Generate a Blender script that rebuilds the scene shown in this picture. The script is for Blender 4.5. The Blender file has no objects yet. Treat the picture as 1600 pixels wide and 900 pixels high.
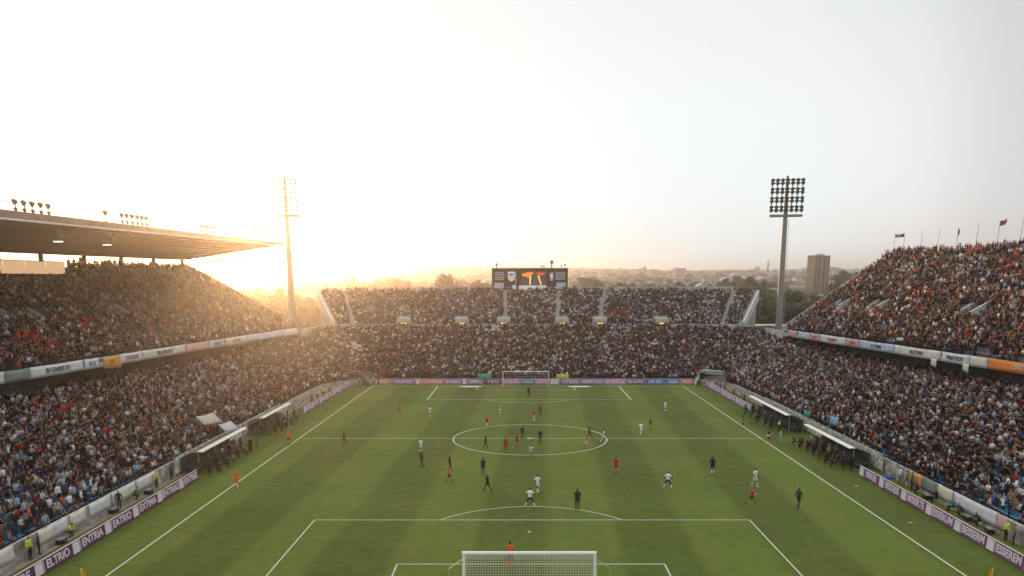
import bpy, math, random
import numpy as np
from mathutils import Vector, Matrix, Quaternion

R = random.Random(7)
NR = np.random.default_rng(11)
rad = math.radians
scene = bpy.context.scene
COL = scene.collection

# ------------------------------------------------------------------ camera
H = 20.0                      # camera height over the pitch
PITCH = rad(10.0)
FPX = 1125.0                  # focal length in pixels of a 1600 px wide frame
CX, HY = 817.0, 436.0         # vanishing point of the touchlines
cp, sp = math.cos(PITCH), math.sin(PITCH)
cam_d = bpy.data.cameras.new("camera")
cam = bpy.data.objects.new("camera", cam_d)
COL.objects.link(cam)
cam.location = (0, 0, H)
cam.rotation_euler = (rad(90) - PITCH, 0, 0)
cam_d.sensor_width = 36
cam_d.lens = FPX / 1600 * 36
cam_d.shift_x = -(CX - 800) / 1600
cam_d.shift_y = (HY + FPX * math.tan(PITCH) - 450) / 1600
cam_d.clip_start = 0.5
cam_d.clip_end = 30000
scene.camera = cam

# ------------------------------------------------------------------ sky, sun, exposure
SUN_AZ, SUN_EL = rad(-20.8), rad(4.6)      # azimuth from +Y, towards -X
world = bpy.data.worlds.new("World")
scene.world = world
world.use_nodes = True
wn, wl = world.node_tree.nodes, world.node_tree.links
wn.clear()
w_out = wn.new("ShaderNodeOutputWorld")
w_bg = wn.new("ShaderNodeBackground")
w_sky = wn.new("ShaderNodeTexSky")
w_sky.sky_type = 'NISHITA'
w_sky.sun_disc = False
w_sky.sun_elevation = SUN_EL
w_sky.sun_rotation = SUN_AZ
w_sky.altitude = 100
w_sky.air_density = 1.0
w_sky.dust_density = 6.0
w_sky.ozone_density = 1.0
# thin high cloud veiling the whole sky: pale, a little warm low down
w_tc = wn.new("ShaderNodeTexCoord")
w_sep = wn.new("ShaderNodeSeparateXYZ")
wl.new(w_tc.outputs["Generated"], w_sep.inputs[0])
w_ramp = wn.new("ShaderNodeValToRGB")
wl.new(w_sep.outputs["Z"], w_ramp.inputs[0])
VEIL = [(0.0, (9.3, 9.0, 8.8)), (0.10, (9.4, 9.4, 9.45)), (0.20, (8.8, 9.0, 9.2)), (0.30, (8.1, 8.4, 8.55)), (0.42, (8.0, 8.2, 8.3)), (0.7, (7.8, 7.9, 8.0)), (1.0, (7.8, 7.9, 8.0))]
els = w_ramp.color_ramp.elements
while len(els) < len(VEIL):
    els.new(0.5)
for e, (p, c) in zip(els, VEIL):
    e.position = p
    e.color = (c[0] / 15, c[1] / 15, c[2] / 15, 1)
w_sc = wn.new("ShaderNodeVectorMath"); w_sc.operation = 'SCALE'; w_sc.inputs[3].default_value = 15.0
wl.new(w_ramp.outputs[0], w_sc.inputs[0])
# a broad bright aureole in the cloud veil round the low sun
sun_dir = Vector((math.sin(SUN_AZ) * math.cos(SUN_EL), math.cos(SUN_AZ) * math.cos(SUN_EL), math.sin(SUN_EL)))
w_dot = wn.new("ShaderNodeVectorMath"); w_dot.operation = 'DOT_PRODUCT'
wl.new(w_tc.outputs["Generated"], w_dot.inputs[0]); w_dot.inputs[1].default_value = sun_dir
w_mr = wn.new("ShaderNodeMapRange"); w_mr.inputs[1].default_value = 0.5; w_mr.inputs[2].default_value = 1.0
w_mr.inputs[3].default_value = 0.0; w_mr.inputs[4].default_value = 1.0
wl.new(w_dot.outputs["Value"], w_mr.inputs[0])
w_au = wn.new("ShaderNodeValToRGB")
AUR = [(0.0, .70), (0.20, .76), (0.33, .92), (0.50, 1.0), (0.75, 1.03), (1.0, 1.08)]
els = w_au.color_ramp.elements
while len(els) < len(AUR):
    els.new(0.5)
for e, (p, c) in zip(els, AUR):
    e.position = p; e.color = (c / 1.2, c / 1.2, c / 1.2, 1)
wl.new(w_mr.outputs[0], w_au.inputs[0])
w_m12 = wn.new("ShaderNodeMath"); w_m12.operation = 'MULTIPLY'; w_m12.inputs[1].default_value = 1.2
wl.new(w_au.outputs[0], w_m12.inputs[0])
w_sc2 = wn.new("ShaderNodeVectorMath"); w_sc2.operation = 'SCALE'
wl.new(w_sc.outputs[0], w_sc2.inputs[0]); wl.new(w_m12.outputs[0], w_sc2.inputs[3])
w_mix = wn.new("ShaderNodeMix"); w_mix.data_type = 'RGBA'; w_mix.inputs[0].default_value = 0.96
wl.new(w_sky.outputs[0], w_mix.inputs[6]); wl.new(w_sc2.outputs[0], w_mix.inputs[7])
w_min = wn.new("ShaderNodeVectorMath"); w_min.operation = 'MINIMUM'; w_min.inputs[1].default_value = (8.3, 9.0, 9.9)
wl.new(w_mix.outputs[2], w_min.inputs[0])
# sky overhead, out of view, is brightened to add light on the pitch
w_zen = wn.new("ShaderNodeMapRange"); w_zen.interpolation_type = 'SMOOTHSTEP'
w_zen.inputs[1].default_value = 0.40; w_zen.inputs[2].default_value = 0.70
w_zen.inputs[3].default_value = 1.0; w_zen.inputs[4].default_value = 2.05
wl.new(w_sep.outputs["Z"], w_zen.inputs[0])
w_sc3 = wn.new("ShaderNodeVectorMath"); w_sc3.operation = 'SCALE'
wl.new(w_min.outputs[0], w_sc3.inputs[0]); wl.new(w_zen.outputs[0], w_sc3.inputs[3])
wl.new(w_sc3.outputs[0], w_bg.inputs[0])
w_bg.inputs[1].default_value = 0.1
wl.new(w_bg.outputs[0], w_out.inputs[0])

sun_d = bpy.data.lights.new("sun", 'SUN')
sun_d.energy = 5.0
sun_d.angle = rad(0.5)
sun_d.color = (1.0, 0.56, 0.25)
sun = bpy.data.objects.new("sun", sun_d)
COL.objects.link(sun)
sun.rotation_euler = sun_dir.to_track_quat('Z', 'Y').to_euler()

scene.view_settings.view_transform = 'Standard'
scene.view_settings.look = 'None'
scene.view_settings.gamma = 1
scene.view_settings.exposure = 0.12
scene.view_settings.use_curve_mapping = False
scene.render.engine = 'CYCLES'
cy = scene.cycles
cy.use_denoising = True
cy.max_bounces = 4
cy.diffuse_bounces = 2
cy.glossy_bounces = 2
cy.transmission_bounces = 4
cy.transparent_max_bounces = 16
cy.volume_bounces = 0
cy.sample_clamp_indirect = 6
cy.caustics_reflective = False
cy.caustics_refractive = False
HAZE_DENSITY = 0.00041
HAZE_ANISO = 0.86

# ------------------------------------------------------------------ helpers
def P(px, py, z=0.0):
    """the world point at height z seen at photo pixel (px, py)"""
    d = FPX * (H - z) / (cp * (py - HY))
    return Vector(((px - CX) * d / FPX, (d - (H - z) * sp) / cp, z))

def depth(x, y, z):
    return y * cp + (H - z) * sp

def proj(x, y, z):
    d = y * cp + (H - z) * sp
    v = (H - z) * cp - y * sp
    return CX + FPX * x / d, HY + FPX * math.tan(PITCH) + FPX * v / d

MATS = {}
def mat(name, rgb, rough=0.85, var=0.12, scale=3.0, metal=0.0, spec=0.3, emit=None, trans=None, bump=0.0):
    if name in MATS:
        return MATS[name]
    m = bpy.data.materials.new(name)
    m.use_nodes = True
    nt = m.node_tree
    b = nt.nodes["Principled BSDF"]
    b.inputs["Roughness"].default_value = rough
    b.inputs["Metallic"].default_value = metal
    b.inputs["Specular IOR Level"].default_value = spec
    c = (*rgb, 1)
    if var > 0:
        tc = nt.nodes.new("ShaderNodeTexCoord")
        nz = nt.nodes.new("ShaderNodeTexNoise")
        nz.inputs["Scale"].default_value = scale
        nz.inputs["Detail"].default_value = 6
        nt.links.new(tc.outputs["Object"], nz.inputs["Vector"])
        mr = nt.nodes.new("ShaderNodeMapRange")
        mr.inputs[1].default_value = 0.3; mr.inputs[2].default_value = 0.7
        mr.inputs[3].default_value = 1 - var; mr.inputs[4].default_value = 1 + var
        nt.links.new(nz.outputs[0], mr.inputs[0])
        vm = nt.nodes.new("ShaderNodeVectorMath"); vm.operation = 'SCALE'
        vm.inputs[0].default_value = rgb
        nt.links.new(mr.outputs[0], vm.inputs[3])
        nt.links.new(vm.outputs[0], b.inputs["Base Color"])
        if bump:
            bp = nt.nodes.new("ShaderNodeBump"); bp.inputs[0].default_value = bump
            nt.links.new(nz.outputs[0], bp.inputs["Height"]); nt.links.new(bp.outputs[0], b.inputs["Normal"])
    else:
        b.inputs["Base Color"].default_value = c
    if emit:
        b.inputs["Emission Color"].default_value = (*emit[0], 1)
        b.inputs["Emission Strength"].default_value = emit[1]
    if trans:
        tl = nt.nodes.new("ShaderNodeBsdfTranslucent"); tl.inputs[0].default_value = c
        mx = nt.nodes.new("ShaderNodeMixShader"); mx.inputs[0].default_value = trans
        nt.links.new(b.outputs[0], mx.inputs[1]); nt.links.new(tl.outputs[0], mx.inputs[2])
        nt.links.new(mx.outputs[0], nt.nodes["Material Output"].inputs[0])
    MATS[name] = m
    return m

class MB:
    """collects simple solids into one mesh"""
    def __init__(self):
        self.v, self.f, self.m = [], [], []
    def add(self, vs, fs, mi=0):
        o = len(self.v)
        self.v += [tuple(p) for p in vs]
        self.f += [tuple(i + o for i in f) for f in fs]
        self.m += [mi] * len(fs)
    def box(self, c, s, mi=0, rz=0.0, ry=0.0, rx=0.0):
        x, y, z = s[0] / 2, s[1] / 2, s[2] / 2
        M = Matrix.Translation(c) @ Matrix.Rotation(rz, 4, 'Z') @ Matrix.Rotation(ry, 4, 'Y') @ Matrix.Rotation(rx, 4, 'X')
        vs = [M @ Vector(p) for p in ((-x, -y, -z), (x, -y, -z), (x, y, -z), (-x, y, -z), (-x, -y, z), (x, -y, z), (x, y, z), (-x, y, z))]
        self.add(vs, ((0, 3, 2, 1), (4, 5, 6, 7), (0, 1, 5, 4), (1, 2, 6, 5), (2, 3, 7, 6), (3, 0, 4, 7)), mi)
    def hexa(self, b4, t4, mi=0):
        self.add(list(b4) + list(t4), ((0, 3, 2, 1), (4, 5, 6, 7), (0, 1, 5, 4), (1, 2, 6, 5), (2, 3, 7, 6), (3, 0, 4, 7)), mi)
    def tube(self, pts, r, n=6, mi=0, cap=True):
        pts = [Vector(p) for p in pts]
        rr = r if isinstance(r, (list, tuple)) else [r] * len(pts)
        rings = []
        for i, p in enumerate(pts):
            a, b = pts[max(i - 1, 0)], pts[min(i + 1, len(pts) - 1)]
            t = (b - a).normalized()
            u = t.orthogonal() if abs(t.z) < 0.95 else Vector((1, 0, 0)).cross(t)
            if abs(t.z) < 0.95:
                u = t.cross(Vector((0, 0, 1)))
            u.normalize(); w = t.cross(u).normalized()
            rings.append([p + (u * math.cos(k * 2 * math.pi / n) + w * math.sin(k * 2 * math.pi / n)) * rr[i] for k in range(n)])
        vs = [q for ring in rings for q in ring]
        fs = []
        for i in range(len(rings) - 1):
            for k in range(n):
                a, b = i * n + k, i * n + (k + 1) % n
                fs.append((a, b, b + n, a + n))
        if cap:
            fs.append(tuple(reversed(range(n))))
            fs.append(tuple(range((len(rings) - 1) * n, len(rings) * n)))
        self.add(vs, fs, mi)
    def build(self, name, mats, parent=None, smooth=False, loc=None):
        me = bpy.data.meshes.new(name)
        vs = self.v if loc is None else [(a - loc[0], b - loc[1], c - loc[2]) for a, b, c in self.v]
        me.from_pydata(vs, [], self.f)
        mats = mats if isinstance(mats, (list, tuple)) else [mats]
        for m in mats:
            me.materials.append(m)
        me.polygons.foreach_set("material_index", self.m)
        if not smooth:
            me.shade_flat()
        o = bpy.data.objects.new(name, me)
        COL.objects.link(o)
        if loc is not None:
            o.location = loc
        if parent is not None:
            o.parent = parent
        return o

def quad_mesh(name, verts, quads, mats, midx=None, col=None, parent=None, flat=True):
    me = bpy.data.meshes.new(name)
    nv, nq = len(verts), len(quads)
    me.vertices.add(nv); me.loops.add(nq * 4); me.polygons.add(nq)
    me.vertices.foreach_set("co", np.asarray(verts, np.float32).ravel())
    me.loops.foreach_set("vertex_index", np.asarray(quads, np.int32).ravel())
    me.polygons.foreach_set("loop_start", np.arange(0, nq * 4, 4, dtype=np.int32))
    me.polygons.foreach_set("loop_total", np.full(nq, 4, np.int32))
    for m in (mats if isinstance(mats, (list, tuple)) else [mats]):
        me.materials.append(m)
    if midx is not None:
        me.polygons.foreach_set("material_index", np.asarray(midx, np.int32))
    if col is not None:
        a = me.color_attributes.new("tint", 'FLOAT_COLOR', 'POINT')
        c = np.ones((nv, 4), np.float32); c[:, :3] = col
        a.data.foreach_set("color", c.ravel())
    me.update(calc_edges=True)
    me.validate()
    if flat:
        me.shade_flat()
    o = bpy.data.objects.new(name, me)
    COL.objects.link(o)
    if parent is not None:
        o.parent = parent
    return o

def tag(o, label, cat, group=None, kind=None):
    if label: o["label"] = label
    if cat: o["category"] = cat
    if group: o["group"] = group
    if kind: o["kind"] = kind
    return o

def structure(o, kind="structure"):
    o["kind"] = kind
    return o

def thing(name, label, cat, loc=(0, 0, 0), rz=0.0, group=None):
    o = bpy.data.objects.new(name, None)
    COL.objects.link(o)
    o.location = loc
    o.rotation_euler = (0, 0, rz)
    o.empty_display_size = 0.3
    return tag(o, label, cat, group)

TXT = {}
def text_mesh(body, size=1.0, bold=0.0):
    key = (body, round(size, 3), bold)
    if key in TXT:
        return TXT[key]
    cu = bpy.data.curves.new("lettering", 'FONT')
    cu.body = body; cu.size = size; cu.extrude = 0.012; cu.offset = bold
    cu.align_x = 'CENTER'; cu.align_y = 'CENTER'; cu.resolution_u = 3
    o = bpy.data.objects.new("lettering", cu)
    COL.objects.link(o)
    dg = bpy.context.evaluated_depsgraph_get()
    me = bpy.data.meshes.new_from_object(o.evaluated_get(dg))
    bpy.data.objects.remove(o)
    TXT[key] = me
    return me

def lettering(body, size, m, parent, loc, rot, bold=0.0, name="lettering", sx=1.0):
    me = text_mesh(body, size, bold).copy()
    me.materials.clear(); me.materials.append(m)
    o = bpy.data.objects.new(name, me)
    COL.objects.link(o)
    o.parent = parent
    o.location = loc; o.rotation_euler = rot; o.scale = (sx, 1, 1)
    return o

ORD = ["first", "second", "third", "fourth", "fifth", "sixth", "seventh", "eighth", "ninth", "tenth", "eleventh", "twelfth", "thirteenth",
       "fourteenth", "fifteenth", "sixteenth", "seventeenth", "eighteenth", "nineteenth", "twentieth"]
def nth(i):
    if i < 20: return ORD[i]
    tens = {2: "twenty", 3: "thirty", 4: "forty", 5: "fifty"}[(i + 1) // 10]
    u = (i + 1) % 10
    return (tens[:-1] + "ieth") if u == 0 else f"{tens}-{ORD[u - 1]}"

# ------------------------------------------------------------------ materials
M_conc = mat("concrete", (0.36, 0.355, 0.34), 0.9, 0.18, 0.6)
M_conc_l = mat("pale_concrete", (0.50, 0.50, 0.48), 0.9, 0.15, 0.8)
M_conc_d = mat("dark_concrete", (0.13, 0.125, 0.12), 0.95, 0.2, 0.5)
M_white = mat("white_paint", (0.78, 0.78, 0.76), 0.5, 0.05, 2)
M_line = mat("line_paint", (0.54, 0.57, 0.47), 0.8, 0.12, 6)
M_steel = mat("grey_steel", (0.25, 0.24, 0.23), 0.55, 0.1, 1.0, metal=0.2)
M_dsteel = mat("dark_steel", (0.06, 0.055, 0.05), 0.6, 0.1, 1.0)
M_galv = mat("galvanised_steel", (0.42, 0.42, 0.41), 0.5, 0.12, 1.5, metal=0.3)
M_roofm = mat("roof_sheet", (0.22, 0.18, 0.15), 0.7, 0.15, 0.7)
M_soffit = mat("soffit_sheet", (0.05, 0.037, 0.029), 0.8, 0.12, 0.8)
M_purple = mat("purple_board", (0.15, 0.045, 0.13), 0.45, 0.10, 1.5)
M_purple2 = mat("plum_board", (0.23, 0.09, 0.19), 0.45, 0.10, 1.5)
M_lilac = mat("lilac_print", (0.78, 0.70, 0.77), 0.5, 0.08, 2)
M_net = mat("net_cord", (0.72, 0.72, 0.66), 0.8, 0.0)

# ------------------------------------------------------------------ ground
def ground_h(x, y):
    r = math.hypot(x, y)
    pts = [(0, -0.25), (215, -0.25), (420, 3.0), (700, 7.5), (1150, 15), (1600, 25), (2100, 40), (2500, 50.5), (3000, 50), (4500, 40)]
    h = pts[-1][1]
    for (a, ha), (b, hb) in zip(pts, pts[1:]):
        if r <= b:
            t = (r - a) / (b - a); h = ha + (hb - ha) * t
            break
    az = x / max(y, 1.0)
    if r > 1500:                                     # a longer, higher ridge on the left
        k = min(1, (r - 1500) / 950)
        t = 1 / (1 + math.exp((az - 0.02) * 16)) * (1 / (1 + math.exp((-0.42 - az) * 18)))
        h += k * (t * 19 + 1.6 * math.sin(az * 21) + 1.2 * math.sin(az * 47 + 1))
    elif r > 500:
        h += 1.2 * math.sin(x * 0.011) * math.sin(y * 0.008)
    return h

def build_ground():
    ys = [-400, -200, -60, 0, 60, 120, 180, 215, 260, 320, 420, 550, 700, 900, 1150, 1400, 1600, 1850, 2100, 2300, 2500, 2700, 3000, 3500]
    n = 90
    vs, qs = [], []
    for y in ys:
        w = max(600, abs(y) * 1.25 + 300)
        for i in range(n + 1):
            x = (i / n * 2 - 1) * w
            vs.append((x, y, ground_h(x, max(y, 1))))
    for j in range(len(ys) - 1):
        for i in range(n):
            a = j * (n + 1) + i
            qs.append((a, a + 1, a + n + 2, a + n + 1))
    m = bpy.data.materials.new("open_ground"); m.use_nodes = True
    nt = m.node_tree; b = nt.nodes["Principled BSDF"]; b.inputs["Roughness"].default_value = 1
    b.inputs["Specular IOR Level"].default_value = 0.1
    geo = nt.nodes.new("ShaderNodeNewGeometry")
    n1 = nt.nodes.new("ShaderNodeTexNoise"); n1.inputs["Scale"].default_value = 0.012; n1.inputs["Detail"].default_value = 8
    n1.inputs["Roughness"].default_value = 0.65
    nt.links.new(geo.outputs["Position"], n1.inputs["Vector"])
    r1 = nt.nodes.new("ShaderNodeValToRGB")
    for e, (p, c) in zip([r1.color_ramp.elements[0], r1.color_ramp.elements[1], r1.color_ramp.elements.new(0.5), r1.color_ramp.elements.new(0.58)],
                         [(0.30, (0.035, 0.045, 0.02)), (0.75, (0.30, 0.26, 0.20)), (0.47, (0.06, 0.07, 0.03)), (0.55, (0.17, 0.15, 0.10))]):
        e.position = p; e.color = (*c, 1)
    nt.links.new(n1.outputs[0], r1.inputs[0]); nt.links.new(r1.outputs[0], b.inputs["Base Color"])
    structure(quad_mesh("ground", vs, qs, m, flat=False))
build_ground()

# pitch frame
XL_, XR_ = -28.5, 30.3
Y_NEAR, Y_HALF, Y_FAR = 43.9, 89.65, 135.3
XC = 0.9
def build_pitch():
    m = bpy.data.materials.new("mown_turf"); m.use_nodes = True
    nt = m.node_tree; b = nt.nodes["Principled BSDF"]
    b.inputs["Roughness"].default_value = 0.9; b.inputs["Specular IOR Level"].default_value = 0.15
    geo = nt.nodes.new("ShaderNodeNewGeometry")
    sep = nt.nodes.new("ShaderNodeSeparateXYZ"); nt.links.new(geo.outputs["Position"], sep.inputs[0])
    def math_(op, a, bb=None, clamp=False):
        nd = nt.nodes.new("ShaderNodeMath"); nd.operation = op; nd.use_clamp = clamp
        for i, s in enumerate((a, bb)):
            if s is None: continue
            if isinstance(s, (int, float)): nd.inputs[i].default_value = s
            else: nt.links.new(s, nd.inputs[i])
        return nd.outputs[0]
    def noise(scale, det=5, rough=0.6, vec=None):
        nd = nt.nodes.new("ShaderNodeTexNoise"); nd.inputs["Scale"].default_value = scale; nd.inputs["Detail"].default_value = det
        nd.inputs["Roughness"].default_value = rough
        nt.links.new(vec or geo.outputs["Position"], nd.inputs["Vector"])
        return nd.outputs[0]
    wob = math_('MULTIPLY', math_('SUBTRACT', noise(0.25, 3), 0.5), 0.5)
    xs = math_('ADD', math_('ADD', sep.outputs["X"], wob), math_('MULTIPLY', sep.outputs["Y"], -0.035))
    s = math_('SINE', math_('MULTIPLY', xs, math.pi / 5.6))
    stripe = math_('ADD', math_('MULTIPLY', s, 2.2), 0.5, clamp=True)
    ny = math_('SINE', math_('MULTIPLY', sep.outputs["Y"], math.pi / 6.1))
    cross = math_('ADD', math_('MULTIPLY', ny, 1.5), 0.5, clamp=True)
    big = noise(0.09, 4)
    mid = noise(1.1, 6, 0.7)
    fine = noise(9.0, 4, 0.8)
    val = math_('ADD', math_('MULTIPLY', stripe, 0.25), 0.80)
    val = math_('ADD', val, math_('MULTIPLY', cross, 0.025))
    val = math_('ADD', val, math_('MULTIPLY', math_('SUBTRACT', big, 0.5), 0.50))
    val = math_('ADD', val, math_('MULTIPLY', math_('SUBTRACT', mid, 0.5), 0.8))
    val = math_('ADD', val, math_('MULTIPLY', math_('SUBTRACT', fine, 0.5), 0.8))
    wear = nt.nodes.new("ShaderNodeMapRange"); wear.inputs[1].default_value = 0.5; wear.inputs[2].default_value = 0.78
    nt.links.new(noise(0.16, 6, 0.65), wear.inputs[0])
    mixc = nt.nodes.new("ShaderNodeMix"); mixc.data_type = 'RGBA'
    mixc.inputs[6].default_value = (0.098, 0.132, 0.023, 1); mixc.inputs[7].default_value = (0.140, 0.136, 0.030, 1)
    nt.links.new(wear.outputs[0], mixc.inputs[0])
    sc = nt.nodes.new("ShaderNodeVectorMath"); sc.operation = 'SCALE'
    nt.links.new(mixc.outputs[2], sc.inputs[0]); nt.links.new(val, sc.inputs[3])
    nt.links.new(sc.outputs[0], b.inputs["Base Color"])
    bp = nt.nodes.new("ShaderNodeBump"); bp.inputs["Strength"].default_value = 0.5; bp.inputs["Distance"].default_value = 0.05
    nt.links.new(fine, bp.inputs["Height"]); nt.links.new(bp.outputs[0], b.inputs["Normal"])
    nx, nyy = 30, 60
    vs = [(-36.0 + (37.9 + 36.0) * i / nx, 10 + (139.2 - 10) * j / nyy, 0.0) for j in range(nyy + 1) for i in range(nx + 1)]
    qs = [(j * (nx + 1) + i, j * (nx + 1) + i + 1, (j + 1) * (nx + 1) + i + 1, (j + 1) * (nx + 1) + i) for j in range(nyy) for i in range(nx)]
    structure(quad_mesh("pitch", vs, qs, m))
    # cinder path along the foot of both side walls
    pm = mat("cinder_path", (0.25, 0.20, 0.155), 0.95, 0.25, 1.2)
    for nm, x0, x1 in (("path", -36.0, -35.2),):
        mb = MB()
        ya, yb = 15, 128
        mb.add([(x0, ya, .004), (x1, ya, .004), (x1, yb, .004), (x0, yb, .004)], [(0, 1, 2, 3)])
        structure(mb.build(nm, pm))
    # painted markings
    mb = MB()
    z = 0.008
    W = 0.052
    def seg(x0, y0, x1, y1, w=W):
        d = Vector((x1 - x0, y1 - y0, 0)); d.normalize(); n_ = Vector((-d.y, d.x, 0)) * w
        a, b_ = Vector((x0, y0, z)), Vector((x1, y1, z))
        mb.add([a - n_, b_ - n_, b_ + n_, a + n_], [(0, 1, 2, 3)])
    def arc(cx, cy, rx, ry, a0, a1, w=W, n=48):
        pts = [Vector((cx + rx * math.cos(a0 + (a1 - a0) * i / n), cy + ry * math.sin(a0 + (a1 - a0) * i / n), z)) for i in range(n + 1)]
        vs_ = []
        for i, p_ in enumerate(pts):
            t = (pts[min(i + 1, n)] - pts[max(i - 1, 0)]).normalized(); n_ = Vector((-t.y, t.x, 0)) * w
            vs_ += [p_ - n_, p_ + n_]
        mb.add(vs_, [(2 * i, 2 * i + 2, 2 * i + 3, 2 * i + 1) for i in range(n)])
    seg(XL_, Y_NEAR, XL_, Y_FAR, .07); seg(XR_, Y_NEAR, XR_, Y_FAR, .07)
    seg(XL_, Y_NEAR, XR_, Y_NEAR); seg(XL_, Y_FAR, XR_, Y_FAR, .06)
    seg(XL_, Y_HALF, XR_, Y_HALF, .065)
    arc(XC, Y_HALF, 9.75, 8.85, 0, 2 * math.pi, .075, 96)
    arc(XC, Y_HALF, .25, .25, 0, 2 * math.pi, .12, 12)
    yb = P(800, 812.5).y
    for s_, y0, y1 in ((0, Y_NEAR, yb),):
        seg(-17.55, y0, -17.55, y1); seg(19.1, y0, 19.1, y1); seg(-17.55, y1, 19.1, y1)
    r_ = 9.9
    yc = P(800, 791.5).y - r_
    a_ = math.asin((yb - yc) / r_)
    arc(0.7, yc, r_, r_, a_, math.pi - a_)
    y6 = P(800, 881.5).y
    seg(-8.95, Y_NEAR, -8.95, y6); seg(10.1, Y_NEAR, 10.1, y6); seg(-8.95, y6, 10.1, y6)
    ps = P(827, 831)
    arc(ps.x, ps.y, .07, .07, 0, 2 * math.pi, .07, 12)
    yfb = P(800, 624.3).y
    seg(-16.1, Y_FAR, -16.1, yfb, .09); seg(18.2, Y_FAR, 18.2, yfb, .09); seg(-16.1, yfb, 18.2, yfb, .06)
    yf6 = P(800, 609.5).y
    seg(-8.5, Y_FAR, -8.5, yf6, .06); seg(9.6, Y_FAR, 9.6, yf6, .06); seg(-8.5, yf6, 9.6, yf6, .06)
    yc2 = P(800, 629.5).y + 9.5
    a2 = math.asin(min(1, (yc2 - yfb) / 9.5))
    arc(1.0, yc2, 9.5, 9.5, math.pi + a2, 2 * math.pi - a2, .07)
    structure(mb.build("pitch_markings", M_line))
build_pitch()

# ------------------------------------------------------------------ stands
def XLB(y): return -55.6 + (y - 75.8) * 0.1325          # front of the left balcony
def XRB(y): return 52.0 + (141 - y) * 0.125             # front of the right balcony
PEOPLE = []           # (x, y, z, facing, zone, row, s, t)

def densify(st, step=2.0):
    out = []
    for a, b in zip(st, st[1:]):
        L = math.hypot(b[0] - a[0], b[1] - a[1]); L = max(L, math.hypot(b[2] - a[2], b[3] - a[3]))
        n = max(1, int(L / step))
        for i in range(n):
            t = i / n
            out.append([a[k] + (b[k] - a[k]) * t for k in range(len(a))])
    out.append(list(st[-1]))
    return np.array(out)

def terrace(name, st, rows, parent, m, thick=0.35):
    """stations (fx, fy, bx, by, z_front, z_back) -> stepped terrace with a sloping underside"""
    S = densify(st, 3.0)
    n = len(S)
    prof = []
    for r in range(rows):
        t0, t1 = r / rows, (r + 1) / rows
        zr = r / (rows - 1)
        prof += [(t0, zr), (t1, zr)]
    k = len(prof)
    V = np.zeros((n, k + 2, 3))
    for j, (t, zr) in enumerate(prof):
        V[:, j, 0] = S[:, 0] + (S[:, 2] - S[:, 0]) * t
        V[:, j, 1] = S[:, 1] + (S[:, 3] - S[:, 1]) * t
        V[:, j, 2] = S[:, 4] + (S[:, 5] - S[:, 4]) * zr
    V[:, k] = V[:, k - 1]; V[:, k, 2] -= thick + 0.4
    V[:, k + 1] = V[:, 0]; V[:, k + 1, 2] -= thick
    K = k + 2
    q = []
    for i in range(n - 1):
        for j in range(K):
            j2 = (j + 1) % K
            q.append((i * K + j, i * K + j2, (i + 1) * K + j2, (i + 1) * K + j))
    o = quad_mesh(name, V.reshape(-1, 3), q, m, parent=parent)
    return o

def seat_people(st, rows, zone, gap=0.50, occ=0.97, skip=None, rows_from=0):
    S = densify(st, 1.0)
    for r in range(rows_from, rows):
        t = (r + 0.55) / rows
        zr = r / (rows - 1)
        x = S[:, 0] + (S[:, 2] - S[:, 0]) * t
        y = S[:, 1] + (S[:, 3] - S[:, 1]) * t
        z = S[:, 4] + (S[:, 5] - S[:, 4]) * zr
        L = np.concatenate([[0], np.cumsum(np.hypot(np.diff(x), np.diff(y)))])
        pos = np.arange(0.6, L[-1] - 0.5, gap)
        pos = pos + NR.uniform(-0.10, 0.10, len(pos))
        X = np.interp(pos, L, x); Y = np.interp(pos, L, y); Z = np.interp(pos, L, z)
        fx = np.interp(pos, L, S[:, 0] - S[:, 2]); fy = np.interp(pos, L, S[:, 1] - S[:, 3])
        keep = NR.random(len(pos)) < (occ if not callable(occ) else np.array([occ(a, b, r) for a, b in zip(X, Y)]))
        for i in range(len(pos)):
            if not keep[i]: continue
            if skip and skip(X[i], Y[i], Z[i], r): continue
            PEOPLE.append((X[i] + NR.normal() * .03, Y[i] + NR.normal() * .03, Z[i], math.atan2(-fx[i], fy[i]) , zone, r))

# ---- lower bowl
BOWL = [
    (-36.2, 18, XLB(18) - 3, 18, 1.15, 6.0),
    (-36.2, 118, XLB(120) - 3, 120, 1.15, 6.0),
    (-36.0, 127, -50.0, 141, 1.15, 7.0),
    (-34.3, 134, -47.5, 152, 1.15, 8.2),
    (-31.0, 138.2, -40.5, 159.5, .75, 8.6),
    (-26.5, 139.6, -30, 161.2, .55, 8.8),
    (28.5, 139.6, 32, 161.2, .55, 8.8),
    (33.2, 138.2, 44.0, 159.5, .75, 8.6),
    (36.2, 134, 51.8, 152, 1.15, 8.2),
    (38.0, 127, 55.0, 141, 1.15, 7.0),
    (38.1, 118, XRB(120) + 3, 120, 1.15, 6.0),
    (38.1, 18, XRB(18) + 3, 18, 1.15, 6.0),
]
ROWS_B = 27
bowl = thing("lower_stand", "continuous concrete lower stand wrapping three sides of the pitch, packed with spectators", "stand", (0, 139, 0))
def kid(o, parent):
    """parent while keeping the world placement"""
    o.parent = parent
    o.matrix_parent_inverse = Matrix.Translation(parent.location).inverted() if parent.rotation_euler.z == 0 else (Matrix.Translation(parent.location) @ Matrix.Rotation(parent.rotation_euler.z, 4, 'Z')).inverted()
    return o
kid(terrace("terrace", BOWL, ROWS_B, None, M_conc_d, 1.1), bowl)
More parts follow.
